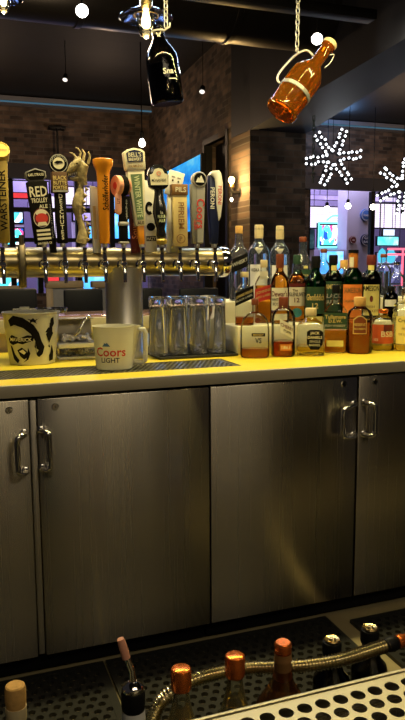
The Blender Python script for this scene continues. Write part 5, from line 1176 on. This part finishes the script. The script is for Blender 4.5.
snowflake('white light snowflake cut off by the right picture edge', 403, 186, 5.0, 27, .10)
e = P(313, 182, Y=4.6); chain('thin greenish chain hanging beside the first snowflake', 0, (V3((e.x+.0, e.y, ZB-.002)), e), .06, .013, .0035, 'dgreen')

# ---------------------------------------- customer side: bar top and chairs
FB = P(60, 316, Y=.95).z
t = thing('far_bar_counter', 'reddish wooden customer bar top behind the draft tower', 'bar')
mb = MB(); mb.box(-.9, 2.3, .80, 1.22, FB-.035, FB, M['wood_bar'], .006); mb.build('bar_top', t)
mb = MB(); mb.box(-.88, 2.28, .84, 1.12, 0, FB-.0355, M['bar_panel'], .003); mb.build('bar_front', t)
mb = MB(); mb.box(-.9, 2.3, .785, .7995, FB-.05, FB+.002, M['steel_lip'], .002); mb.build('metal_edge', t)
M['added_blue_led'] = emis('added_blue_led', (.10, .40, 1), 5)  # added, unseen source that puts blue streaks into the beer glasses
t = thing('led_strip', 'added blue light strip, unseen, that streaks the beer glasses blue', 'light strip', (0, 0, 0))
xa, xb = P(153, 320, Y=.8).x, P(212, 320, Y=.8).x
mb = MB(); mb.box(xa, xb, .8210, .8395, FB-.115, FB-.075, M['added_blue_led'], .002); mb.build('diffuser', t)
mb = MB(); mb.box(xa-.01, xb+.01, .8210, .8395, FB-.074, FB-.060, M['black'], .002); mb.build('channel', t)
def chair(lb, px0, px1, pyt, Y, mt, grp, seat_z=.74, pyb=311):
    a, b = P(px0, 290, Y=Y).x, P(px1, 290, Y=Y).x; zt = P((px0+px1)/2, pyt, Y=Y).z; zb = P((px0+px1)/2, pyb, Y=Y).z; w = (b-a)/2
    t = thing('bar_chair', lb, 'chair', ((a+b)/2, Y, 0), 0, grp)
    mb = MB(); mb.box(-w, w, 0, .035, max(zb-.12, seat_z+.05), zt, M[mt], .012); mb.build('backrest', t)
    mb = MB(); mb.box(-w*.95, w*.95, -.36, .02, seat_z-.05, seat_z, M['black'], .015); mb.build('seat', t)
    for x in (-w*.86, w*.86):
        for y in (-.33, 0): mb = MB(); mb.box(x-.014, x+.014, y-.014, y+.014, 0, seat_z-.05, M['iron'], .003); mb.build('leg', t)
        mb = MB(); mb.box(x-.012, x+.012, .002, .030, seat_z, seat_z+.06, M['iron'], .003); mb.build('back_post', t)
    mb = MB(); mb.box(-w*.86, w*.86, -.345, -.318, .26, .285, M['iron'], .003); mb.build('footrest', t)
CG = 'black bar chairs across the counter'
chair('black bar chair at far left beyond the ice bucket', -22, 37, 289, 1.75, 'black', CG)
chair('black bar chair beyond the clear caddy, under the tower barrel', 64, 103, 289, 1.75, 'black', CG)
chair('black bar chair just right of the tower column, beyond the beer glasses', 137, 163, 288, 1.75, 'black', CG)
chair('black bar chair beyond the right hand beer glasses', 180, 219, 288, 1.75, 'black', CG)
def bench(lb, px0, px1, py, Y):
    a, b = P(px0, py, Y=Y).x, P(px1, py, Y=Y).x; z = P((px0+px1)/2, py, Y=Y).z; w = (b-a)/2
    t = thing('booth_bench', lb, 'bench', ((a+b)/2, Y, 0), 0, 'pale wooden booth backs across the room')
    mb = MB(); mb.box(-w, w, 0, .06, .08, z-.061, M['grey'], .01); mb.build('back_panel', t)
    mb = MB(); mb.box(-w-.03, w+.03, -.02, .08, z-.06, z, M['wood_tan'], .008); mb.build('top_rail', t)
    for x in (-w-.03, w-.03): mb = MB(); mb.box(x, x+.06, -.015, -.0005, 0, z-.061, M['wood_tan'], .006); mb.build('post', t)
    mb = MB(); mb.box(-w+.02, w-.02, .061, .50, .40, .47, M['brown'], .015); mb.build('seat', t)
    for x in (-w+.1, w-.1): mb = MB(); mb.box(x-.03, x+.03, .42, .48, 0, .3995, M['wood_tan']); mb.build('leg', t)
    mb = MB(); mb.box(-w+.02, w-.02, .061, .12, .08, .3995, M['wood_tan']); mb.build('apron', t)
bench('pale wooden booth back between the two black chairs at left', 49, 80, 281, 4.2)
bench('pale wooden booth back left of the tower column', 95, 120, 281, 4.4)
bench('pale wooden booth back at the far left under the barrel', -20, 20, 286, 4.3)

# ------------------------------------------------------------------ lights
YEL = (1, .84, .36)
def rail_light(lb, x, y, z, energy, col, ln=1.9, w=.06, spread=None, rot=(0, 0, 0), grp='linear lamps above the bar'):
    t = thing('linear_lamp', lb, 'lamp', (x, y, z), 0, grp)
    mb = MB(); mb.box(-ln/2, ln/2, -w*.7, w*.7, .004, .05, M['black'], .004); mb.build('housing', t)
    for k in (-.4, .4): mb = MB(); mb.tube([(ln*k, 0, .05), (ln*k, 0, 3.999-z)], .004, M['iron'], 6); mb.build('cord', t)
    light('AREA', 'linear_lamp_light', (x, y, z), energy, col, ln*.98, rot, w, spread=spread)
rail_light('long linear lamp above the bottle step', 1.0, .18, 2.30, 42, YEL, 2.2)
rail_light('added cool linear lamp, unseen, lighting bottles and glasses from behind', 1.0, 1.25, 2.42, 15, (.50, .66, 1), 2.2)  # lamp made up for cool rim highlights
for x, e, nm in ((.735, 5.0, 'left'), (1.60, 4.0, 'right')): pendant('brass pendant lamp above the underbar, on the '+nm+' of the pair there', 0, 0, 0, 0, e, V3((x, -1.1, 2.15)), .10)
def down(name, px_or, energy, col, spot=1.9, size=.06): light('SPOT', name, px_or, energy, col, size, (0, 0, 0), spot=spot)
for x, e in ((.4, 26), (2.4, 20), (7.6, 30), (9.6, 22)): light('POINT', 'brick_fill_light', (x, 8.7, 3.0), e, (1, .66, .40), .1)  # added fill without fixtures, brightens the back brick wall
light('POINT', 'column_fill_light', (4.0, 3.9, 3.0), 6, (1, .72, .45), .15)  # fill added to brighten the brick column, no lamp there
t = thing('linear_lamp', 'added tilted panel holding the unseen warm fill light behind the camera', 'lamp', (.9, -3.2, 3.0), 0, 'linear lamps above the bar', tilt=(math.radians(55), 0, 0))
mb = MB(); mb.box(-1.3, 1.3, -.33, .33, .004, .06, M['black'], .004); mb.build('housing', t)  # housing added around the fill light
mb = MB(); mb.tube([(0, .0, .06), (0, .765, .595)], .012, M['iron'], 8); mb.build('rod', t)
light('AREA', 'front_fill_light', (.9, -3.2, 3.0), 22, (1, .84, .58), 2.5, (math.radians(55), 0, 0), .6)  # fill added behind the camera to brighten the fronts
light('POINT', 'cove_blue_light', P(345, 126, Y=9.7), 16, (.25, .5, 1), .2)
light('AREA', 'arcade_fill_light', (1.5, 12.5, 3.8), 200, (.72, .60, 1), 3)  # added violet fill that lightens the arcade walls
light('AREA', 'shop_fill_light', (8.5, 12.4, 3.8), 300, (.75, .66, 1), 3)  # violet fill added inside the shop, no fixture
light('POINT', 'shop_front_fill', (8.0, 10.95, 3.3), 40, (.80, .74, 1), .15)  # hidden point light added to brighten the lilac pillar
light('POINT', 'arcade_front_fill', (1.4, 11.3, 3.4), 40, (.80, .72, 1), .15)  # hidden point light added to brighten the arcade side
for q_ in (sp1, sp2): light('SPOT', 'spot_lamp_light', q_+(CAM-q_).normalized()*.06, 7, (1, .93, .8), .03, (CAM-q_+V3((0, 0, -.3))).to_track_quat('-Z', 'Y').to_euler(), spot=2.2)
light('POINT', 'far_room_light', (.8, 3.0, 2.2), 14, (1, .72, .45), .2)
w = bpy.data.worlds.new('world'); S.world = w; w.use_nodes = True
w.node_tree.nodes['Background'].inputs[0].default_value = (.55, .50, .55, 1); w.node_tree.nodes['Background'].inputs[1].default_value = .03
S.view_settings.view_transform = 'Standard'; S.view_settings.look = 'None'; S.view_settings.exposure = 0; S.view_settings.gamma = 1
S.cycles.max_bounces = 24; S.cycles.transmission_bounces = 20; S.cycles.transparent_max_bounces = 40; S.cycles.glossy_bounces = 6; S.cycles.diffuse_bounces = 4
S.cycles.sample_clamp_indirect = 4; S.cycles.caustics_reflective = False
